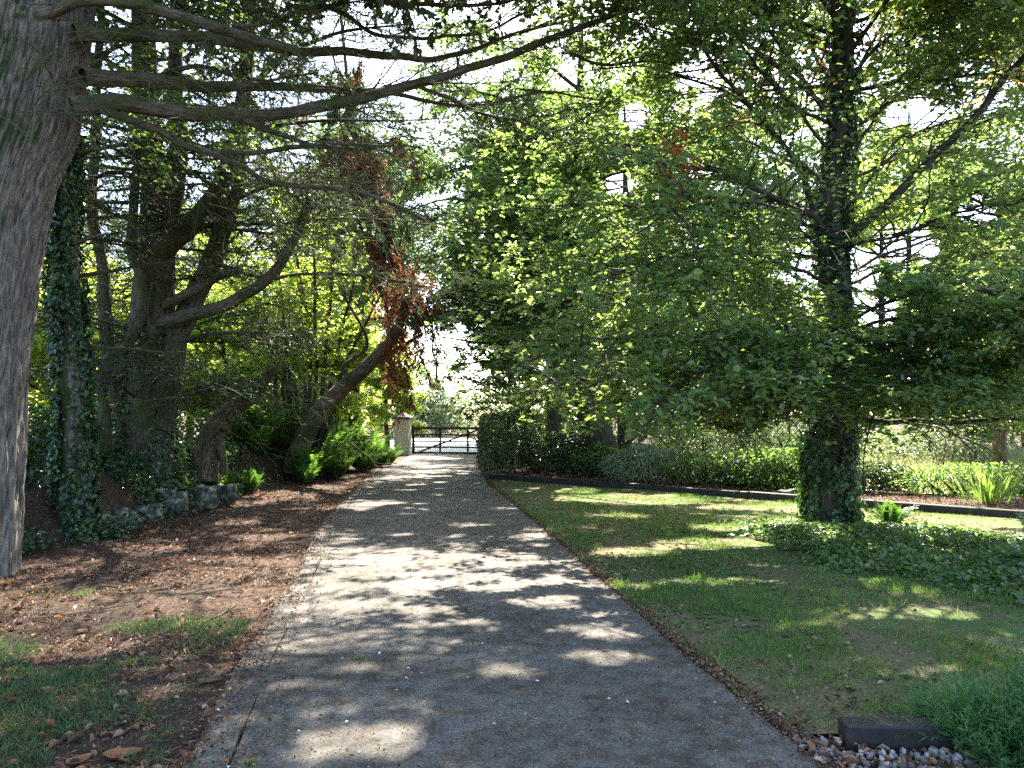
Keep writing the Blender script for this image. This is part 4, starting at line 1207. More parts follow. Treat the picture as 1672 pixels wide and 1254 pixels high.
# strap-leaved clump with red flowers
c = np.array([8.15, 13.55, .1])
T = thing('crocosmia_clump', c, 'clump of arching strap leaves with a few red flowers behind the timber', 'plant')
mb = MB()
n = 100
a = rng.uniform(0, 6.28, n); q = rng.uniform(0, .36, n)
S = c + np.stack([np.cos(a) * q * 1.25, np.sin(a) * q * .7, np.zeros(n)], -1)
B = wander(S, np.stack([np.cos(a) * .6, np.sin(a) * .6, 1.5 + rng.random(n)], -1), rng.uniform(.45, .85, n), 8, .05, .13)
side = nrm(np.cross(B[:, -1] - B[:, 0], np.array([0, 0, 1.])) + 1e-6)[:, None]
wd = np.array([.5, .8, 1, 1, .9, .7, .4, .03])[None, :, None] * .012
vs = np.concatenate([B - side * wd, B + side * wd], 1).reshape(-1, 3)
i = np.arange(n)[:, None] * 16; j = np.arange(7)[None]
mb.add(vs, np.stack([i + j, i + j + 1, i + 8 + j + 1, i + 8 + j], -1).reshape(-1, 4))
mb.build('leaves', M['strap'], T)
for k in range(5):
    s = c + np.array([rng.uniform(-.5, .3), rng.uniform(-.3, .2), 0])
    B = wander(s[None], np.array([[rng.uniform(-.3, .3), -.1, 2]]), np.array([rng.uniform(.75, .95)]), 8, .05, .05)[0]
    mb = MB(); tubes(mb, B, np.linspace(.005, .003, 8), 4)
    st_ = mb.build('flower_stalk', M['strap'], T)
    mb = MB()
    pp = np.repeat(B[-3:], 9, 0) + .02 * rng.normal(size=(27, 3))
    leaves(mb, pp, rng.normal(size=(27, 3)), rng.normal(size=(27, 3)) + [0, 0, .5], rng.uniform(.04, .06, 27), .45, .2)
    f = mb.build('flower', M['petal']); f.parent = st_; f.matrix_parent_inverse = T.matrix_basis.inverted()

# --- trees in the bed
d = 20.6
T = thing('leaning_dark_tree', P(985, 755, d), 'dark tree leaning left out of the bed, its low canopy over the driveway end', 'tree')
path = [P(990, 770, d) - [0, 0, .1], P(985, 740, d), P(968, 690, d), P(945, 635, d), P(930, 560, d + .2), P(925, 470, d + .3), P(935, 350, d + .4), P(945, 200, d + .5), P(950, 20, d + .5)]
c, r = trunk_obj(T, path, [.46, .38, .34, .31, .26, .22, .17, .12, .05], M['bark_dark'], 18, .25, 60)
B4 = [PP(q) for q in [
    [(945, 640, d), (880, 610, d - .5), (800, 590, d - 1), (740, 600, d - 1.3)], [(935, 580, d), (860, 520, d - .6), (780, 490, d - 1.2), (700, 500, d - 1.6)], [(930, 540, d), (840, 450, d), (760, 420, d), (690, 430, d + .4)],
    [(940, 600, d), (1010, 560, d - .5), (1100, 560, d - 1), (1180, 590, d - 1.3)], [(930, 500, d), (1010, 450, d - 1), (1100, 430, d - 2), (1180, 450, d - 2.4)], [(932, 560, d), (900, 540, d - 1.5), (880, 540, d - 3), (870, 560, d - 4.2)],
    [(935, 450, d), (860, 370, d - .6), (800, 340, d - 1), (740, 350, d - 1)], [(935, 400, d), (1000, 340, d - .7), (1080, 330, d - 1.4), (1130, 360, d - 2)], [(930, 480, d), (930, 430, d - 1.5), (940, 420, d - 3), (960, 430, d - 4)],
    [(890, 650, d + 1), (850, 665, d + .6), (810, 640, d + .2), (770, 620, d)], [(940, 300, d), (870, 240, d), (820, 220, d), (780, 230, d - .3)], [(940, 300, d), (1000, 240, d), (1060, 220, d), (1110, 230, d - .3)]]]
B4 += [PP(q) for q in [[(940, 380, d), (860, 300, d - .5), (780, 270, d - .8), (700, 290, d - 1)], [(945, 250, d), (860, 180, d), (780, 150, d), (710, 150, d)], [(950, 150, d), (870, 90, d), (800, 70, d), (740, 60, d)], [(945, 200, d), (1010, 140, d), (1080, 120, d), (1150, 130, d)],
        [(940, 420, d), (870, 400, d - 1.5), (800, 400, d - 2.5), (730, 420, d - 3)], [(935, 520, d), (860, 560, d - 1), (790, 560, d - 2), (720, 550, d - 2.5)], [(940, 330, d), (880, 330, d - 2), (840, 320, d - 3.4), (800, 330, d - 4.4)],
        [(935, 480, d), (850, 470, d - .8), (760, 475, d - 1.4), (685, 490, d - 1.8)], [(940, 420, d), (840, 350, d), (740, 325, d), (665, 345, d)], [(940, 560, d), (840, 530, d - .4), (760, 510, d - .6), (690, 515, d - .8)], [(940, 400, d), (840, 400, d + .8), (750, 410, d + 1.4), (680, 430, d + 2)]]]
nB = len(B4)
B4 += radiate(c, r, 26, 3.2, 10.5, (2.2, 4.8), (0, .4))
limbs_build(T, B4[:nB], .06, .014, M['bark_dark'])
w, l = MB(), MB()
tubes(w, stack(B4[nB:]), np.linspace(1, .2, 10)[None] * np.full((26, 1), .05), 5)
k = broad_foliage(w, l, B4, 17, (.8, 2.0), 10, (.35, .8), 14, (.085, .14), .1, .05, clump=.33)
w.build('branches', M['bark_dark'], T); l.build('crown', M['deep'], T)
far_tree('overhanging_tree', (-5.9, 29.5, 0), 12.0, 4.9, 'green tree on the fern bank whose crown overhangs the far driveway', M['deep'], 24000, (.09, .15), M['bark_dark'], None, .42, (1.0, 0), .2, 36)
far_tree('reddish_trunk_tree', (1.45, 25.5, 0), 12.5, 4.2, 'reddish-trunked tree standing just behind the leaning dark tree', M['beech'], 24000, (.09, .15), M['bark_red'], None, .22, (-.3, 0), .30, 34)
far_tree('reddish_trunk_tree', (11.4, 18.5, 0), 8.5, 3.2, 'tree with a sunlit reddish trunk in the rough grass at the right', M['deep'], 13000, (.10, .16), M['bark_red'], None, .28, (.2, 0), .16, 26)

# --- ivy-clad tree on the lawn
d = 12.2
T = thing('ivy_clad_tree', (P(1352, 850, d)[0], d, 0), 'big ivy-clad tree on the lawn with wide spreading sunlit leaves', 'tree')
path = [P(1352, 880, d) - [0, 0, .1], P(1352, 842, d), P(1350, 760, d), P(1358, 700, d), P(1366, 600, d), P(1362, 450, d), P(1356, 350, d), P(1372, 200, d), P(1378, 0, d), P(1385, -200, d), P(1380, -420, d)]
c, r = trunk_obj(T, path, [.42, .31, .26, .26, .24, .23, .22, .18, .15, .11, .05], M['bark_dark'], 24, .25, 80)
A4 = [PP(q) for q in [
    [(1345, 365, 12.1), (1325, 320, 11.8), (1300, 270, 11.6), (1240, 190, 11.1), (1170, 110, 10.6), (1110, 30, 10)],
    [(1345, 370, 12.0), (1320, 345, 11.6), (1290, 335, 11.2), (1220, 300, 10.6), (1130, 270, 10.2), (1050, 262, 9.8)],
    [(1375, 385, 12.1), (1410, 365, 12), (1470, 315, 11.7), (1560, 220, 11.3), (1640, 130, 11), (1720, 40, 10.7), (1800, -60, 10.5)],
    [(1385, 665, 12.1), (1420, 685, 12), (1480, 690, 11.8), (1560, 692, 11.2), (1680, 684, 10.7), (1780, 690, 10.4)],
    [(1350, 640, 12.1), (1250, 590, 11), (1120, 550, 9.8), (1000, 555, 8.9), (920, 575, 8.4)],
    [(1350, 500, 12), (1200, 450, 11.5), (1050, 430, 11), (880, 430, 10.6)],
    [(1365, 150, 12.2), (1330, 90, 12), (1310, 20, 11.8), (1290, -60, 11.5)],
    [(1395, 140, 12.2), (1440, 110, 12), (1490, 60, 11.8), (1540, 0, 11.5)],
    [(1385, 560, 12.3), (1480, 545, 11.5), (1590, 540, 11), (1720, 535, 10.3)],
    [(1350, 560, 12), (1270, 540, 10.6), (1200, 570, 9.6), (1130, 630, 8.9), (1060, 660, 8.5)],
    [(1375, 600, 12), (1400, 590, 10.8), (1440, 600, 9.8), (1500, 630, 9.2)],
    [(1360, 430, 12.3), (1250, 400, 12.8), (1130, 380, 13.6), (980, 370, 14.4)],
    [(1360, 300, 12.3), (1260, 250, 13), (1150, 200, 13.8), (1010, 180, 14.4)],
    [(1380, 300, 12.3), (1460, 260, 13), (1560, 250, 13.6), (1680, 260, 14)],
    [(1380, 470, 12.3), (1470, 430, 13), (1570, 420, 13.5), (1700, 430, 14)],
    [(1350, 240, 12), (1250, 120, 11.8), (1120, 60, 11.6), (1000, 30, 11.6)],
    [(1370, 100, 12), (1260, 20, 11.8), (1140, -30, 11.4), (1040, -70, 11)],
    [(1390, 120, 12), (1500, 20, 11.6), (1620, -20, 11), (1700, -50, 10.6)],
    [(1352, 640, 12.1), (1290, 650, 11.6), (1230, 660, 11.2), (1160, 690, 10.8)],
    [(1390, 520, 12), (1480, 480, 10.5), (1580, 470, 9.6), (1690, 490, 9)],
    [(1350, 420, 12), (1280, 350, 10.6), (1180, 330, 9.6), (1080, 350, 9)],
    [(1390, 330, 12.2), (1480, 230, 12.6), (1580, 190, 13), (1690, 190, 13.4)],
    [(1390, 260, 12.2), (1450, 160, 12.8), (1530, 80, 13.4), (1620, 30, 14)],
    [(1390, 440, 12.2), (1490, 400, 12.8), (1600, 370, 13.4), (1720, 380, 14)],
    [(1385, 160, 12.2), (1430, 60, 12.4), (1480, -20, 12.6), (1540, -80, 12.8)],
    [(1350, 180, 12.2), (1270, 90, 12.4), (1180, 20, 12.8), (1100, -30, 13)],
    [(1340, 380, 12.0), (1230, 300, 12), (1090, 250, 12.2), (960, 230, 12.6), (850, 230, 13)],
    [(1345, 300, 12.0), (1200, 160, 12.2), (1050, 110, 12.6), (930, 120, 13)],
    [(1350, 520, 12.2), (1200, 500, 12.6), (1050, 490, 13.2), (900, 480, 13.8), (790, 470, 14.3)],
    [(1350, 460, 12), (1240, 420, 10.8), (1120, 420, 9.8), (1000, 450, 9.2)],
    [(1350, 580, 12), (1290, 560, 10.8), (1250, 600, 9.6), (1240, 660, 9)],
    [(1385, 620, 12.2), (1480, 620, 12.4), (1580, 640, 12.4), (1690, 640, 12.4)],
    [(1385, 400, 12), (1470, 380, 11), (1570, 340, 10.4), (1680, 330, 10)],
    [(1385, 220, 12), (1480, 150, 11.6), (1590, 120, 11.4), (1700, 130, 11)],
    [(1385, 540, 12), (1450, 520, 11), (1530, 530, 10), (1640, 540, 9.4)],
    [(1355, 200, 12), (1280, 160, 11), (1200, 60, 10.4), (1120, -20, 10)],
    [(1352, 620, 12.1), (1220, 610, 11.6), (1080, 600, 11.2), (960, 620, 11), (880, 640, 10.8)],
    [(1370, 610, 12.1), (1340, 610, 11), (1320, 630, 10), (1310, 660, 9.4)],
    [(1352, 350, 12.1), (1250, 320, 11.8), (1130, 340, 11.2), (1000, 330, 10.8), (880, 340, 10.6)],
    [(1370, 630, 12.1), (1450, 640, 11), (1530, 610, 10.2), (1640, 600, 9.6)]]]
for i, p in enumerate(A4):
    mb = MB()
    a, b = [(.058, .018), (.065, .02), (.085, .03), (.055, .02)][i] if i < 4 else (.030, .009)
    limb(mb, p, a, b, 32, 9, .12, wob=.14); mb.build('limb', M['bark_dark'], T)
A5 = radiate(c, r, 28, 6.6, 11.4, (2.5, 5.8), (.05, .6))
X0 = P(1372, 200, d)[0]
A5 += [catmull(np.array(q, float), 9) for q in [[(X0, 12.2, 6.3), (3, 11.2, 7.3), (1, 10.5, 7.8), (-1.6, 9.9, 8.2)], [(X0, 12.2, 7.4), (3.2, 12.7, 8.6), (1.2, 13, 9.2), (-1.6, 13.4, 9.8)], [(X0, 12.2, 7.6), (2.6, 11.4, 8.0), (.1, 11.0, 8.2)], [(X0, 12.2, 9), (2.8, 13, 10), (.5, 13.4, 10.4)], [(X0, 12.2, 6), (3.6, 10.6, 6.8), (2.3, 9.2, 7.2), (.9, 7.8, 7.5)],  # unseen high limbs added to block sun from the near driveway
       [(X0, 12.2, 6.8), (4.2, 10.2, 7.8), (3.4, 8.4, 8.4), (2.6, 6.4, 8.7)], [(X0, 12.2, 8.4), (3, 12, 9.7), (1.2, 11.7, 10.4), (-.8, 11.4, 11)], [(X0, 12.2, 7.8), (3.2, 10.6, 8.9), (1.6, 9.4, 9.4), (-.4, 8.3, 9.8)], [(X0, 12.2, 7.1), (5.6, 10, 8), (6.0, 8, 8.5), (6.2, 6.3, 8.8)]]]
w, l = MB(), MB()
tubes(w, stack(A5), np.linspace(1, .2, 10)[None] * np.full((len(A5), 1), .04), 5)
hi = [p for p in A4 if p[-1, 2] > 3.6]; lo = [p for p in A4 if p[-1, 2] <= 3.6]
n1 = broad_foliage(w, l, [catmull(p, 16) for p in lo], 30, (.8, 2.0), 12, (.35, .8), 16, (.07, .115), .12, .08, clump=.39, front=True)
n1 += broad_foliage(w, l, [catmull(p, 16) for p in hi], 22, (.8, 2.1), 11, (.35, .8), 15, (.065, .11), .12, .06, clump=.415, front=True)
n2_ = broad_foliage(w, l, A5, 14, (.9, 2.3), 10, (.35, .8), 10, (.08, .13), .2, .05, simple=True, clump=.37)
print('main leaves', n1, n2_)
tag(w.build('branches', M['bark_dark'], T), kind='stuff'); l.build('crown', M['beech'], T)
l = MB()
# a few rusty sprays of dead leaves
for (u, v, dd, nn) in [(1110, 270, 10.2, 160), (1335, 110, 12, 60), (1440, 40, 11.5, 40), (1230, 130, 12, 60), (1200, 190, 12, 50), (1085, 255, 10.4, 70)]:
    q = P(u, v, dd) + rng.normal(size=(nn, 3)) * [.12, .2, .20]
    leaves(l, q, rng.normal(size=(nn, 3)) + [0, -.4, .4], rng.normal(size=(nn, 3)) - [0, 0, .6], rng.uniform(.06, .10, nn), .6, .2)
l.build('dead_leaves', M['rust'], T)
l = MB()
ivy_on(l, c, r, 15000, .02, .80, (.035, .095), (0, .13))
ivy_on(l, c, r * 1.05, 4500, .01, .30, (.04, .10), (0, .18))
l.build('ivy', M['ivy'], T)
w = MB()
B = wander(c[12:50:2] + [0.2, -.25, 0], np.array([0, 0, -1.]) + .25 * rng.normal(size=(19, 3)), rng.uniform(.4, 1.0, 19), 8, .1, .05)
tubes(w, B, np.full(B.shape[:2], .005), 4); tag(w.build('ivy_stems', M['twig'], T), kind='stuff')

# --- background on the right
for x, y, h, cr, mat, lab, n in [
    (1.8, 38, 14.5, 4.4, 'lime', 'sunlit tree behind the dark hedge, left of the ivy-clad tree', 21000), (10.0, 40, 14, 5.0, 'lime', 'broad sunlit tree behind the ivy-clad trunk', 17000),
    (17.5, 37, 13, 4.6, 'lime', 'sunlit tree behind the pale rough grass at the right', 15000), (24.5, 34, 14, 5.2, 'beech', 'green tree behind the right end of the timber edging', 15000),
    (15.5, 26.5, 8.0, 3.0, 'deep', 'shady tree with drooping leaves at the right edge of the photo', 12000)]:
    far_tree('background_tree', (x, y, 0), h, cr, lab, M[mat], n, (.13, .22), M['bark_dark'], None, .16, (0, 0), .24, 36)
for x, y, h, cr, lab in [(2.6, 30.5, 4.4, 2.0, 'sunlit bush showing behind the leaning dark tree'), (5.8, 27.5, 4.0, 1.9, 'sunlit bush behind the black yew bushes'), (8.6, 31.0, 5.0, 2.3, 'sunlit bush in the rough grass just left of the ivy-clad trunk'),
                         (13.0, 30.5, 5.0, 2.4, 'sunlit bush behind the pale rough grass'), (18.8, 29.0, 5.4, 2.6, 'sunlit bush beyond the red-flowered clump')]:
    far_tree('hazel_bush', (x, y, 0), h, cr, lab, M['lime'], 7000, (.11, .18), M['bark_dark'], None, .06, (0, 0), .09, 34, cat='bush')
for x, y, h, cr, lab in [(-20.0, 49, 16, 5.2, 'tall green tree far behind the ivy-clad trunk and the hazels'), (-10.5, 54, 15, 4.6, 'tall green tree far behind the conifer forks'), (-29.0, 47, 17, 5.6, 'tall green tree far back beside the huge cypress')]:
    far_tree('background_tree', (x, y, 0), h, cr, lab, M['far'], 16000, (.16, .26), M['bark_dark'], None, .14, (0, 0), .24, 36)
for x, y, h, cr, z0, lab in [(.9, 52, 19, 6.2, .42, 'tall distant tree whose crown rises high above the gate and the clipped hedge'), (6.0, 50, 21, 5.6, .2, 'tall distant tree behind the upper leaves left of the ivy-clad trunk'), (14.5, 46, 21, 6.0, .2, 'tall distant tree behind the right fork of the ivy-clad tree'), (23.0, 45, 21, 6.2, .2, 'tall distant tree at the upper right behind the yellowing leaves')]:
    far_tree('distant_tree', (x, y, 0), h, cr, lab, M['far'], 20000, (.16, .27), M['bark_dark'], None, z0, (0, 0), .24, 40)
# a dark conifer seen through the leaves
T = thing('dark_conifer', (4.4, 31, 0), 'dark bluish conifer seen through the leaves of the ivy-clad tree', 'tree')
c, r = trunk_obj(T, [(4.4, 31, -.1), (4.4, 31, 4), (4.5, 31, 9), (4.5, 31, 14.5)], [.28, .22, .15, .03], M['bark_dark'], 10, .1, 30)
cv = radiate(c, r, 60, 2.5, 14, (1.6, 3.4), (-.25, .1), grav=.02)
cv = [q[0] + (q - q[0]) * (1.1 - .8 * q[0, 2] / 14.5) for q in cv]
w, l = MB(), MB()
tubes(w, stack(cv), np.linspace(1, .2, 10)[None] * np.full((len(cv), 1), .035), 4)
conifer_foliage(w, l, cv, 9, (.4, .9), 5, (.2, .4), 13, (.08, .16), .1, .06, .045, 1.)
w.build('branches', M['bark_dark'], T); l.build('crown', M['needle'], T)
# yellow-leaved branch tip at the upper right
T = thing('golden_tree', (12.6, 15.0, 0), 'tree with yellowing leaves reaching in at the upper right corner', 'tree')
c, r = trunk_obj(T, [(12.6, 15, -.1), (12.5, 15, 3), (12.2, 15, 6), (12.0, 15, 10)], [.24, .19, .14, .03], M['bark_dark'], 12, .15, 30)
cv = [PP([(1810, 160, 15), (1740, 110, 14.4), (1680, 90, 14), (1640, 85, 13.8)]), PP([(1810, 200, 15), (1730, 140, 14.6), (1660, 60, 14.2), (1630, 40, 14)])] + radiate(c, r, 18, 3.5, 9.5, (1.5, 3.4), (.1, .5))
limbs_build(T, cv[:2], .05, .012, M['bark_dark'])
w, l = MB(), MB()
tubes(w, stack(cv[2:]), np.linspace(1, .2, 10)[None] * np.full((18, 1), .045), 5)
broad_foliage(w, l, cv, 11, (.6, 1.5), 7, (.3, .6), 9, (.08, .13), .2, .04)
w.build('branches', M['bark_dark'], T); l.build('crown', M['gold'], T)

# ================================================================ ground cover
def on_ground(n, xa, xb, ya, yb):
    x, y = rng.uniform(xa, xb, n), rng.uniform(ya, yb, n)
    return x, y

# lawn grass
def blades(name, x, y, h, mat, label, wid=.004, lean=.5, z0=.02, kind='stuff'):
    n = len(x)
    p = np.stack([x, y, gh(x, y) + z0], -1)
    d = np.stack([rng.normal(0, lean, n), rng.normal(0, lean, n), np.ones(n)], -1)
    mb = MB(); slivers(mb, p, d, h, wid)
    return tag(mb.build(name, mat), label, 'grass', kind=kind)
def in_lawn(x, y):
    s = (x - E0[0]) * EN[0] + (y - E0[1]) * EN[1]
    return (x > xr(y) + .06) & (s < -.06)
ya = 2.6 + 15 * rng.random(420000) ** 1.7
xa_ = xr(ya) + rng.random(len(ya)) ** 1.1 * np.minimum(9.5, 1.4 + ya * .75)
k = in_lawn(xa_, ya)
g = noise2(xa_, ya, 1.1, 3, 12.)
k &= rng.random(len(ya)) < sstep(.45, .60, g) * .95 + .05
k &= ~((ya < 4.15 + .1 * np.sin(7 * xa_)) & (xa_ > 1.2))
xa_, ya = xa_[k], ya[k]
blades('grass', xa_, ya, rng.uniform(.018, .05, len(ya)) * (.8 + 1.1 * sstep(.5, .7, noise2(xa_, ya, 2.3, 2, 4.))), M['grass'], 'short patchy grass on the lawn', .0042, .5)
n = 45000
x, y = on_ground(n, -4.6, -1.5, 2.4, 7.2)
k = (x < xl(y) - .12) & (rng.random(n) < sstep(.38, .52, noise2(x, y, 1.6, 3, 31.) + .10 - .17 * np.hypot((x + 3.0) * .9, (y - 4.4) * .8)) + .02)
blades('verge_grass', x[k], y[k], rng.uniform(.04, .11, k.sum()), M['verge'], 'soft dark green grass patch on the left verge', .0042, .8, 0)
# sunny meadow grass
n = 60000
x, y = on_ground(n, 5, 22, 15.5, 30)
sd = (x - E0[0]) * EN[0] + (y - E0[1]) * EN[1]
k = (sd > 2.6)
blades('meadow_grass', x[k], y[k], rng.uniform(.15, .5, k.sum()) * (1 - .45 * (noise2(x[k], y[k], .5, 2, 3.) < .5)), M['straw'], 'tall pale dry grass in the sun behind the timber edging', .009, .35, 0)

# leaf litter
def litter(name, x, y, size, mat, label, z0=.004, tilt=.35, width=.6, on_drive=False):
    n = len(x)
    z = gh(x, y) + z0 if not on_drive else np.full(n, z0)
    p = np.stack([x, y, z + rng.uniform(0, .012, n)], -1)
    nor = np.array([0, 0, 1.]) + tilt * rng.normal(size=(n, 3))
    mb = MB(); leaves(mb, p, nor, rng.normal(size=(n, 3)), size, width, .22)
    return tag(mb.build(name, mat), label, 'leaf litter', kind='stuff')
n = 95000
y = 2.2 + 19 * rng.random(n) ** 1.7
x = xl(y) - .02 - 5.2 * rng.random(n) ** 1.25
k = rng.random(n) < .25 + .75 * sstep(.38, .58, noise2(x, y, 1.0, 3, 17.))
x, y = x[k], y[k]
litter('leaf_litter', x, y, np.where(rng.random(len(x)) < .88, rng.uniform(.008, .03, len(x)), rng.uniform(.035, .075, len(x))), M['litter'], 'brown fallen leaves and bark shreds on the left verge')
n = 320
y = 2.6 + 15 * rng.random(n) ** 1.5; x = xl(y) - .05 - 4.5 * rng.random(n)
litter('orange_leaves', x, y, rng.uniform(.035, .085, n), M['orange'], 'scattered orange fallen leaves on the left verge', .012, .5)
# needles and fine twigs on the verge
n = 26000
y = 2.4 + 17 * rng.random(n) ** 1.7; x = xl(y) - .01 - 4.8 * rng.random(n) ** 1.3
mb = MB(); slivers(mb, np.stack([x, y, gh(x, y) + rng.uniform(.002, .018, n)], -1), np.stack([rng.normal(size=n), rng.normal(size=n), .12 * rng.normal(size=n)], -1), rng.uniform(.03, .12, n), .003)
tag(mb.build('needle_litter', M['litter']), 'dry needles and fine twigs on the left verge', 'leaf litter', kind='stuff')
# debris on the driveway
n = 26000
y = 2.4 + 28 * rng.random(n) ** 1.9; u = rng.random(n); u = np.where(rng.random(n) < .45, np.where(rng.random(n) < .5, u ** 3, 1 - u ** 3), u)
x = xl(y) + .02 + (xr(y) - xl(y) - .04) * u
litter('driveway_debris', x, y, .004 + .018 * rng.random(n) ** 2.2, M['litter'], 'bits of dead leaf and needle lying on the concrete', .038, .3, .5, True)
n = 60
y = 3.2 + 9 * rng.random(n) ** 1.3; x = xl(y) + (xr(y) - xl(y)) * rng.random(n)
mb = MB(); leaves(mb, np.stack([x, y, np.full(n, .040)], -1), np.array([0, 0, 1.]) + .3 * rng.normal(size=(n, 3)), rng.normal(size=(n, 3)), rng.uniform(.012, .028, n), .8, .2)
tag(mb.build('pale_chips', M['chip']), 'tiny white flecks scattered on the concrete', 'debris', kind='stuff')
n = 5500
y = 2.6 + 22 * rng.random(n) ** 1.6; x = xl(y) + .01 + .34 * rng.random(n) ** 2.4
litter('edge_drift', x, y, .006 + .03 * rng.random(n) ** 2, M['litter'], 'brown leaf crumbs drifted along the left concrete edge', .036, .4, .55, True)
# weeds and longer tufts
nt_ = 520
ty = 2.9 + 11 * rng.random(nt_) ** 1.5; tx = xr(ty) + .05 + 6 * rng.random(nt_)
k = in_lawn(tx, ty) & ((ty > 4.3) | (tx < 1.1)); tx, ty = tx[k], ty[k]
x = np.repeat(tx, 26) + .035 * rng.normal(size=26 * len(tx)); y = np.repeat(ty, 26) + .035 * rng.normal(size=26 * len(tx))
blades('grass_tufts', x, y, np.repeat(rng.uniform(.05, .12, len(tx)), 26) * rng.uniform(.6, 1.1, len(x)), M['grass'], 'longer tufts standing in the lawn', .005, .55)
n = 3200
ty = 2.9 + 11 * rng.random(n) ** 1.5; tx = xr(ty) + .05 + 6 * rng.random(n)
k = in_lawn(tx, ty) & ((ty > 4.3) | (tx < 1.1)) & (noise2(tx, ty, 1.9, 2, 61.) > .52); tx, ty = np.repeat(tx[k], 7), np.repeat(ty[k], 7)
a = rng.uniform(0, 6.28, len(tx))
mb = MB(); leaves(mb, np.stack([tx, ty, gh(tx, ty) + .028], -1), np.array([0, 0, 1.]) + .3 * rng.normal(size=(len(tx), 3)), np.stack([np.cos(a), np.sin(a), .5 + 0 * a], -1), rng.uniform(.02, .05, len(tx)), .5, .12)
tag(mb.build('lawn_weeds', M['ivy2']), 'small broad-leaved weeds in the lawn', 'weeds', kind='stuff')
# brown leaves on the lawn
n = 8500
y = 2.6 + 13 * rng.random(n) ** 1.4; x = xr(y) + .03 + 6.5 * rng.random(n) ** 1.3
k = in_lawn(x, y) & (rng.random(n) < .15 + .85 * sstep(.45, .62, noise2(x, y, .8, 3, 51.)))
litter('lawn_litter', x[k], y[k], rng.uniform(.012, .05, k.sum()), M['litter'], 'dead leaves scattered over the thin parts of the lawn', .03, .4)
# soil edge of the driveway, right side
n = 9000
y = 2.8 + 17 * rng.random(n) ** 1.5; x = xr(y) + rng.uniform(-.02, .14, n)
litter('edge_litter', x, y, rng.uniform(.008, .03, n), M['litter'], 'dark crumbs of soil and leaf along the right driveway edge', .02, .5)
# ivy carpet round the tree on the lawn
n = 22000
a = rng.uniform(0, 6.28, n); q = np.sqrt(rng.random(n))
x = 4.9 + 2.4 * q * np.cos(a) - .6 * q * np.sin(a); y = 9.3 + 3.1 * q * np.sin(a)
dn = noise2(x, y, 1.3, 3, 71.)
k = (rng.random(n) < sstep(.50, .62, dn + .20 * (.70 - q))) & in_lawn(x, y)
x, y, q, dn = x[k], y[k], q[k], dn[k]
hh = (rng.random(len(x)) * .26 * (1.05 - q) + .02) * (.2 + 1.2 * dn)
mb = MB(); leaves(mb, np.stack([x, y, gh(x, y) + hh], -1), np.array([0, -.1, 1.]) + .5 * rng.normal(size=(len(x), 3)), rng.normal(size=(len(x), 3)), rng.uniform(.025, .075, len(x)), .9, .12)
tag(mb.build('ivy_carpet', M['ivy2']), 'low ivy spreading over the lawn around the ivy-clad tree', 'ground cover', kind='stuff')
# ivy over the bank
n = 26000
y = rng.uniform(8.6, 19, n); ft = np.interp(y, _fy, _fx); x = ft - rng.uniform(-.25, 2.2, n)
k = rng.random(n) < sstep(.40, .54, noise2(x, y, .9, 3, 81.)) * np.where((x > ft - .9) | (y < 12), 1, .35)
x, y = x[k], y[k]
mb = MB(); leaves(mb, np.stack([x, y, gh(x, y) + .02 + .24 * rng.random(len(x)) ** 2], -1), np.array([.25, -.3, .8]) + .5 * rng.normal(size=(len(x), 3)), rng.normal(size=(len(x), 3)) - [0, 0, .4], rng.uniform(.05, .09, len(x)), .9, .12)
tag(mb.build('bank_ivy', M['ivy']), 'dark ivy trailing over the left bank', 'ground cover', kind='stuff')
# plants under the bed shrubs
n = 5000
s = rng.uniform(.3, 13, n); q = rng.uniform(.2, 2.2, n)
x = E0[0] + ED[0] * s + EN[0] * q; y = E0[1] + ED[1] * s + EN[1] * q
litter('bed_litter', x, y, rng.uniform(.02, .06, n), M['litter'], 'dead leaves on the soil behind the timber edging', .01, .4)

# gravel at the lower right corner
n = 2600
x = rng.uniform(1.15, 3.0, n); y = rng.uniform(2.6, 3.98, n)
k = (x > xr(y) + .02) & ~((x > 1.55) & (x < 2.15) & (y > 3.78))
x, y = x[k], y[k]; n = len(x)
ph = (1 + 5 ** .5) / 2
ico = nrm(np.array([(-1, ph, 0), (1, ph, 0), (-1, -ph, 0), (1, -ph, 0), (0, -1, ph), (0, 1, ph), (0, -1, -ph), (0, 1, -ph), (ph, 0, -1), (ph, 0, 1), (-ph, 0, -1), (-ph, 0, 1)]))
icf = np.array([(0, 11, 5), (0, 5, 1), (0, 1, 7), (0, 7, 10), (0, 10, 11), (1, 5, 9), (5, 11, 4), (11, 10, 2), (10, 7, 6), (7, 1, 8), (3, 9, 4), (3, 4, 2), (3, 2, 6), (3, 6, 8), (3, 8, 9), (4, 9, 5), (2, 4, 11), (6, 2, 10), (8, 6, 7), (9, 8, 1)])
v = ico[None] * (1 + .25 * rng.normal(size=(n, 12, 1))) * (rng.uniform(.008, .026, (n, 1, 1)) * rng.uniform(.6, 1.2, (n, 1, 3)))
v = v + np.stack([x, y, gh(x, y) + .012 + .012 * rng.random(n)], -1)[:, None]
mb = MB(); mb.add(v, (np.arange(n)[:, None, None] * 12 + icf[None]).reshape(-1, 3))
tag(mb.build('gravel', M['pebble']), 'loose gravel beside the short black timber', 'gravel', kind='stuff')
n = 1500
x = rng.uniform(1.2, 3.4, n); y = rng.uniform(2.4, 3.9, n); k = x > xr(y)
litter('gravel_litter', x[k], y[k], rng.uniform(.02, .07, k.sum()), M['litter'], 'brown leaves mixed into the gravel corner', .02, .5)

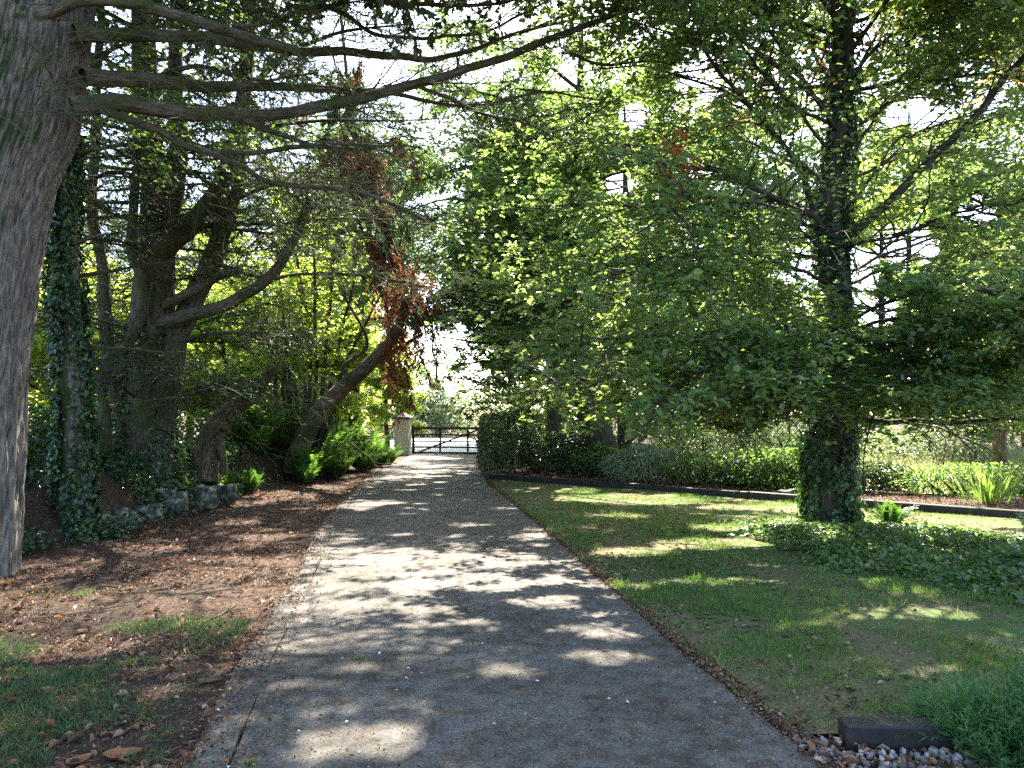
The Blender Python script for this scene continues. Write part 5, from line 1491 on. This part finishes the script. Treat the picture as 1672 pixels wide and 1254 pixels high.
# feathery shrub in the lower right corner
def feathery(c, rad, n1, label, mat='feather'):
    T = thing('feathery_shrub', c, label, 'shrub')
    c = np.array(c)
    w, l = MB(), MB()
    a = rng.uniform(0, 6.28, n1); q = rng.random(n1)
    S = c + np.stack([.12 * np.cos(a), .12 * np.sin(a), np.zeros(n1)], -1)
    D = np.stack([np.cos(a) * q * rad[0], np.sin(a) * q * rad[0], rad[1] * (1.15 - q * .8)], -1)
    B = wander(S, D, np.linalg.norm(D, axis=1) * rng.uniform(.75, 1.1, n1), 8, .08, .03)
    tubes(w, B, np.linspace(.006, .002, 8)[None] * np.ones((n1, 1)), 4)
    S2, D2, t = spawn(B, 14, .2, 1, 42, 12, 1.2, .1)
    B2 = wander(S2, D2, rng.uniform(.08, .22, len(S2)), 5, .15, .02)
    S3, D3, t = spawn(B2, 16, 0, 1, 40, 12, 1.4, .1)
    slivers(l, S3, D3, rng.uniform(.025, .06, len(S3)), .0075)
    w.build('stems', M['twig'], T); l.build('foliage', M[mat], T)
feathery((2.86, 3.70, 0), (.62, .42), 120, 'feathery green shrub filling the lower right corner')
feathery((2.30, 3.84, 0), (.22, .21), 40, 'small light green feathery plant at the end of the short timber')
fern(2.35, 3.35, .3, .4, 'withered tan frond tuft below the feathery shrub', None, None, .01, 'litter', nf=7, L=(.5, .8), pin=10, erect=.25)

# single fallen leaves and sticks one can point to
def big_leaf(x, y, s, label, mat='orange', rot=0., curl=.3, z=None):
    u = np.linspace(0, 1, 9); v = np.linspace(-1, 1, 7)
    U, V = np.meshgrid(u, v)
    wd = np.sin(np.pi * U ** .8) * .36 * (1 + .12 * np.sin(9 * U))
    X = (U - .5) * s; Y = V * wd * s; Z = s * curl * (np.abs(V) ** 1.5 * .35 + (U - .5) ** 2 * .7) + .012
    cs, sn = math.cos(rot), math.sin(rot)
    pz = (float(gh(x, y)) if z is None else z)
    p = np.stack([x + X * cs - Y * sn, y + X * sn + Y * cs, pz + Z], -1)
    i = np.arange(6)[:, None] * 9 + np.arange(8)[None]
    mb = MB(); mb.add(p, np.stack([i, i + 1, i + 10, i + 9], -1).reshape(-1, 4))
    return tag(mb.build('fallen_leaf', M[mat]), label, 'leaf', 'single fallen leaves')
def gp(u, v):
    dd = EYE * F / (v - HOR + 2.); q = P(u, v, dd); return q[0], q[1]
for (u, v, s, lab, mat, rot) in [(200, 1226, .17, 'large curled orange leaf at the bottom left corner', 'orange', .3), (340, 1108, .13, 'pale tan leaf close to the concrete edge on the left', 'litter', .1), (130, 1235, .13, 'smaller orange leaf left of the large curled one', 'orange', 1.),
                                 (20, 1085, .12, 'orange leaf at the left border on the grass patch', 'orange', 2.), (140, 1022, .13, 'bright orange leaf in the sunlit patch of the verge', 'orange', .5), (145, 940, .12, 'orange leaf below the huge cypress trunk', 'orange', 1.7),
                                 (1301, 1087, .10, 'brown leaf on the lawn near the driveway edge', 'litter', .5), (1026, 803, .32, 'brown leaf standing on the lawn in front of the timber edging', 'litter', .2)]:
    x, y = gp(u, v); big_leaf(x, y, s, lab, mat, rot, .25)
for (u0, v0, u1, v1, lab) in [(40, 962, 180, 930, 'long pale stick lying below the huge cypress'), (55, 1000, 245, 985, 'thin pale twig lying across the left verge'), (105, 890, 130, 835, 'pale twig propped at the ivy-clad trunk foot'), (330, 1012, 385, 985, 'short curved twig near the driveway edge')]:
    a, b = gp(u0, v0), gp(u1, v1)
    pts = [np.array([a[0] + (b[0] - a[0]) * t + rng.uniform(-.04, .04), a[1] + (b[1] - a[1]) * t + rng.uniform(-.04, .04), 0]) for t in (0, .35, .7, 1)]
    for p in pts: p[2] = float(gh(p[0], p[1])) + .015
    mb = MB(); limb(mb, pts, .008, .004, 14, 5, .2)
    S, D, t = spawn(stack([catmull(pts, 10)]), 3, .3, .9, 40, 10, .1, 0)
    tubes(mb, wander(S, D, np.full(3, .18), 4, .1, 0), np.full((3, 4), .003), 4)
    tag(mb.build('fallen_stick', M['bark_tan']), lab, 'stick', 'sticks on the verge')
# moss tuft on the concrete
for (u, v, s, lab) in [(590, 1076, .05, 'tiny green moss tuft on the middle of the concrete'), (410, 1246, .05, 'dark moss tuft on the concrete at the bottom edge')]:
    x, y = gp(u, v)
    n = 260
    p = np.stack([x + rng.normal(0, s * .28, n), y + rng.normal(0, s * .25, n), np.full(n, .034)], -1)
    mb = MB(); slivers(mb, p, rng.normal(size=(n, 3)) * .5 + [0, 0, .7], rng.uniform(.008, .022, n), .003)
    tag(mb.build('moss_tuft', M['grass']), lab, 'moss')

# ================================================================ sky, sun, camera
W = bpy.data.worlds.new('World'); SC.world = W; W.use_nodes = True
nt = W.node_tree
sky = nt.nodes.new('ShaderNodeTexSky'); sky.sky_type = 'NISHITA'; sky.sun_disc = False
sky.sun_elevation = SUN_EL; sky.sun_rotation = SUN_AZ
sky.dust_density = 1.5
bg = nt.nodes['Background']; bg.inputs['Strength'].default_value = .10
nt.links.new(sky.outputs[0], bg.inputs['Color'])
sl = bpy.data.lights.new('sun', 'SUN'); sl.energy = 5.0; sl.angle = math.radians(.53); sl.color = (1, .93, .82)
so = bpy.data.objects.new('sun', sl); COL.objects.link(so)
so.rotation_euler = Vector(-SUN).to_track_quat('-Z', 'Y').to_euler()
so.location = (0, 0, 30)
cam = bpy.data.cameras.new('camera'); co = bpy.data.objects.new('camera', cam); COL.objects.link(co)
cam.sensor_width = 36; cam.sensor_fit = 'HORIZONTAL'; cam.lens = 36 * F / 1672
co.location = (0, 0, EYE); co.rotation_euler = (math.pi / 2 + TH, 0, 0)
cam.clip_start = .05; cam.clip_end = 3000
SC.camera = co
vs_ = SC.view_settings
vs_.view_transform = 'Standard'; vs_.look = 'None'; vs_.exposure = 2.75; vs_.gamma = 1
cy = SC.cycles
cy.max_bounces = 7; cy.diffuse_bounces = 4; cy.glossy_bounces = 2; cy.transmission_bounces = 5; cy.transparent_max_bounces = 4
cy.use_denoising = False
cy.sample_clamp_indirect = 6
cy.caustics_reflective = False; cy.caustics_refractive = False
print('verts', sum(len(o.data.vertices) for o in SC.objects if o.type == 'MESH'))
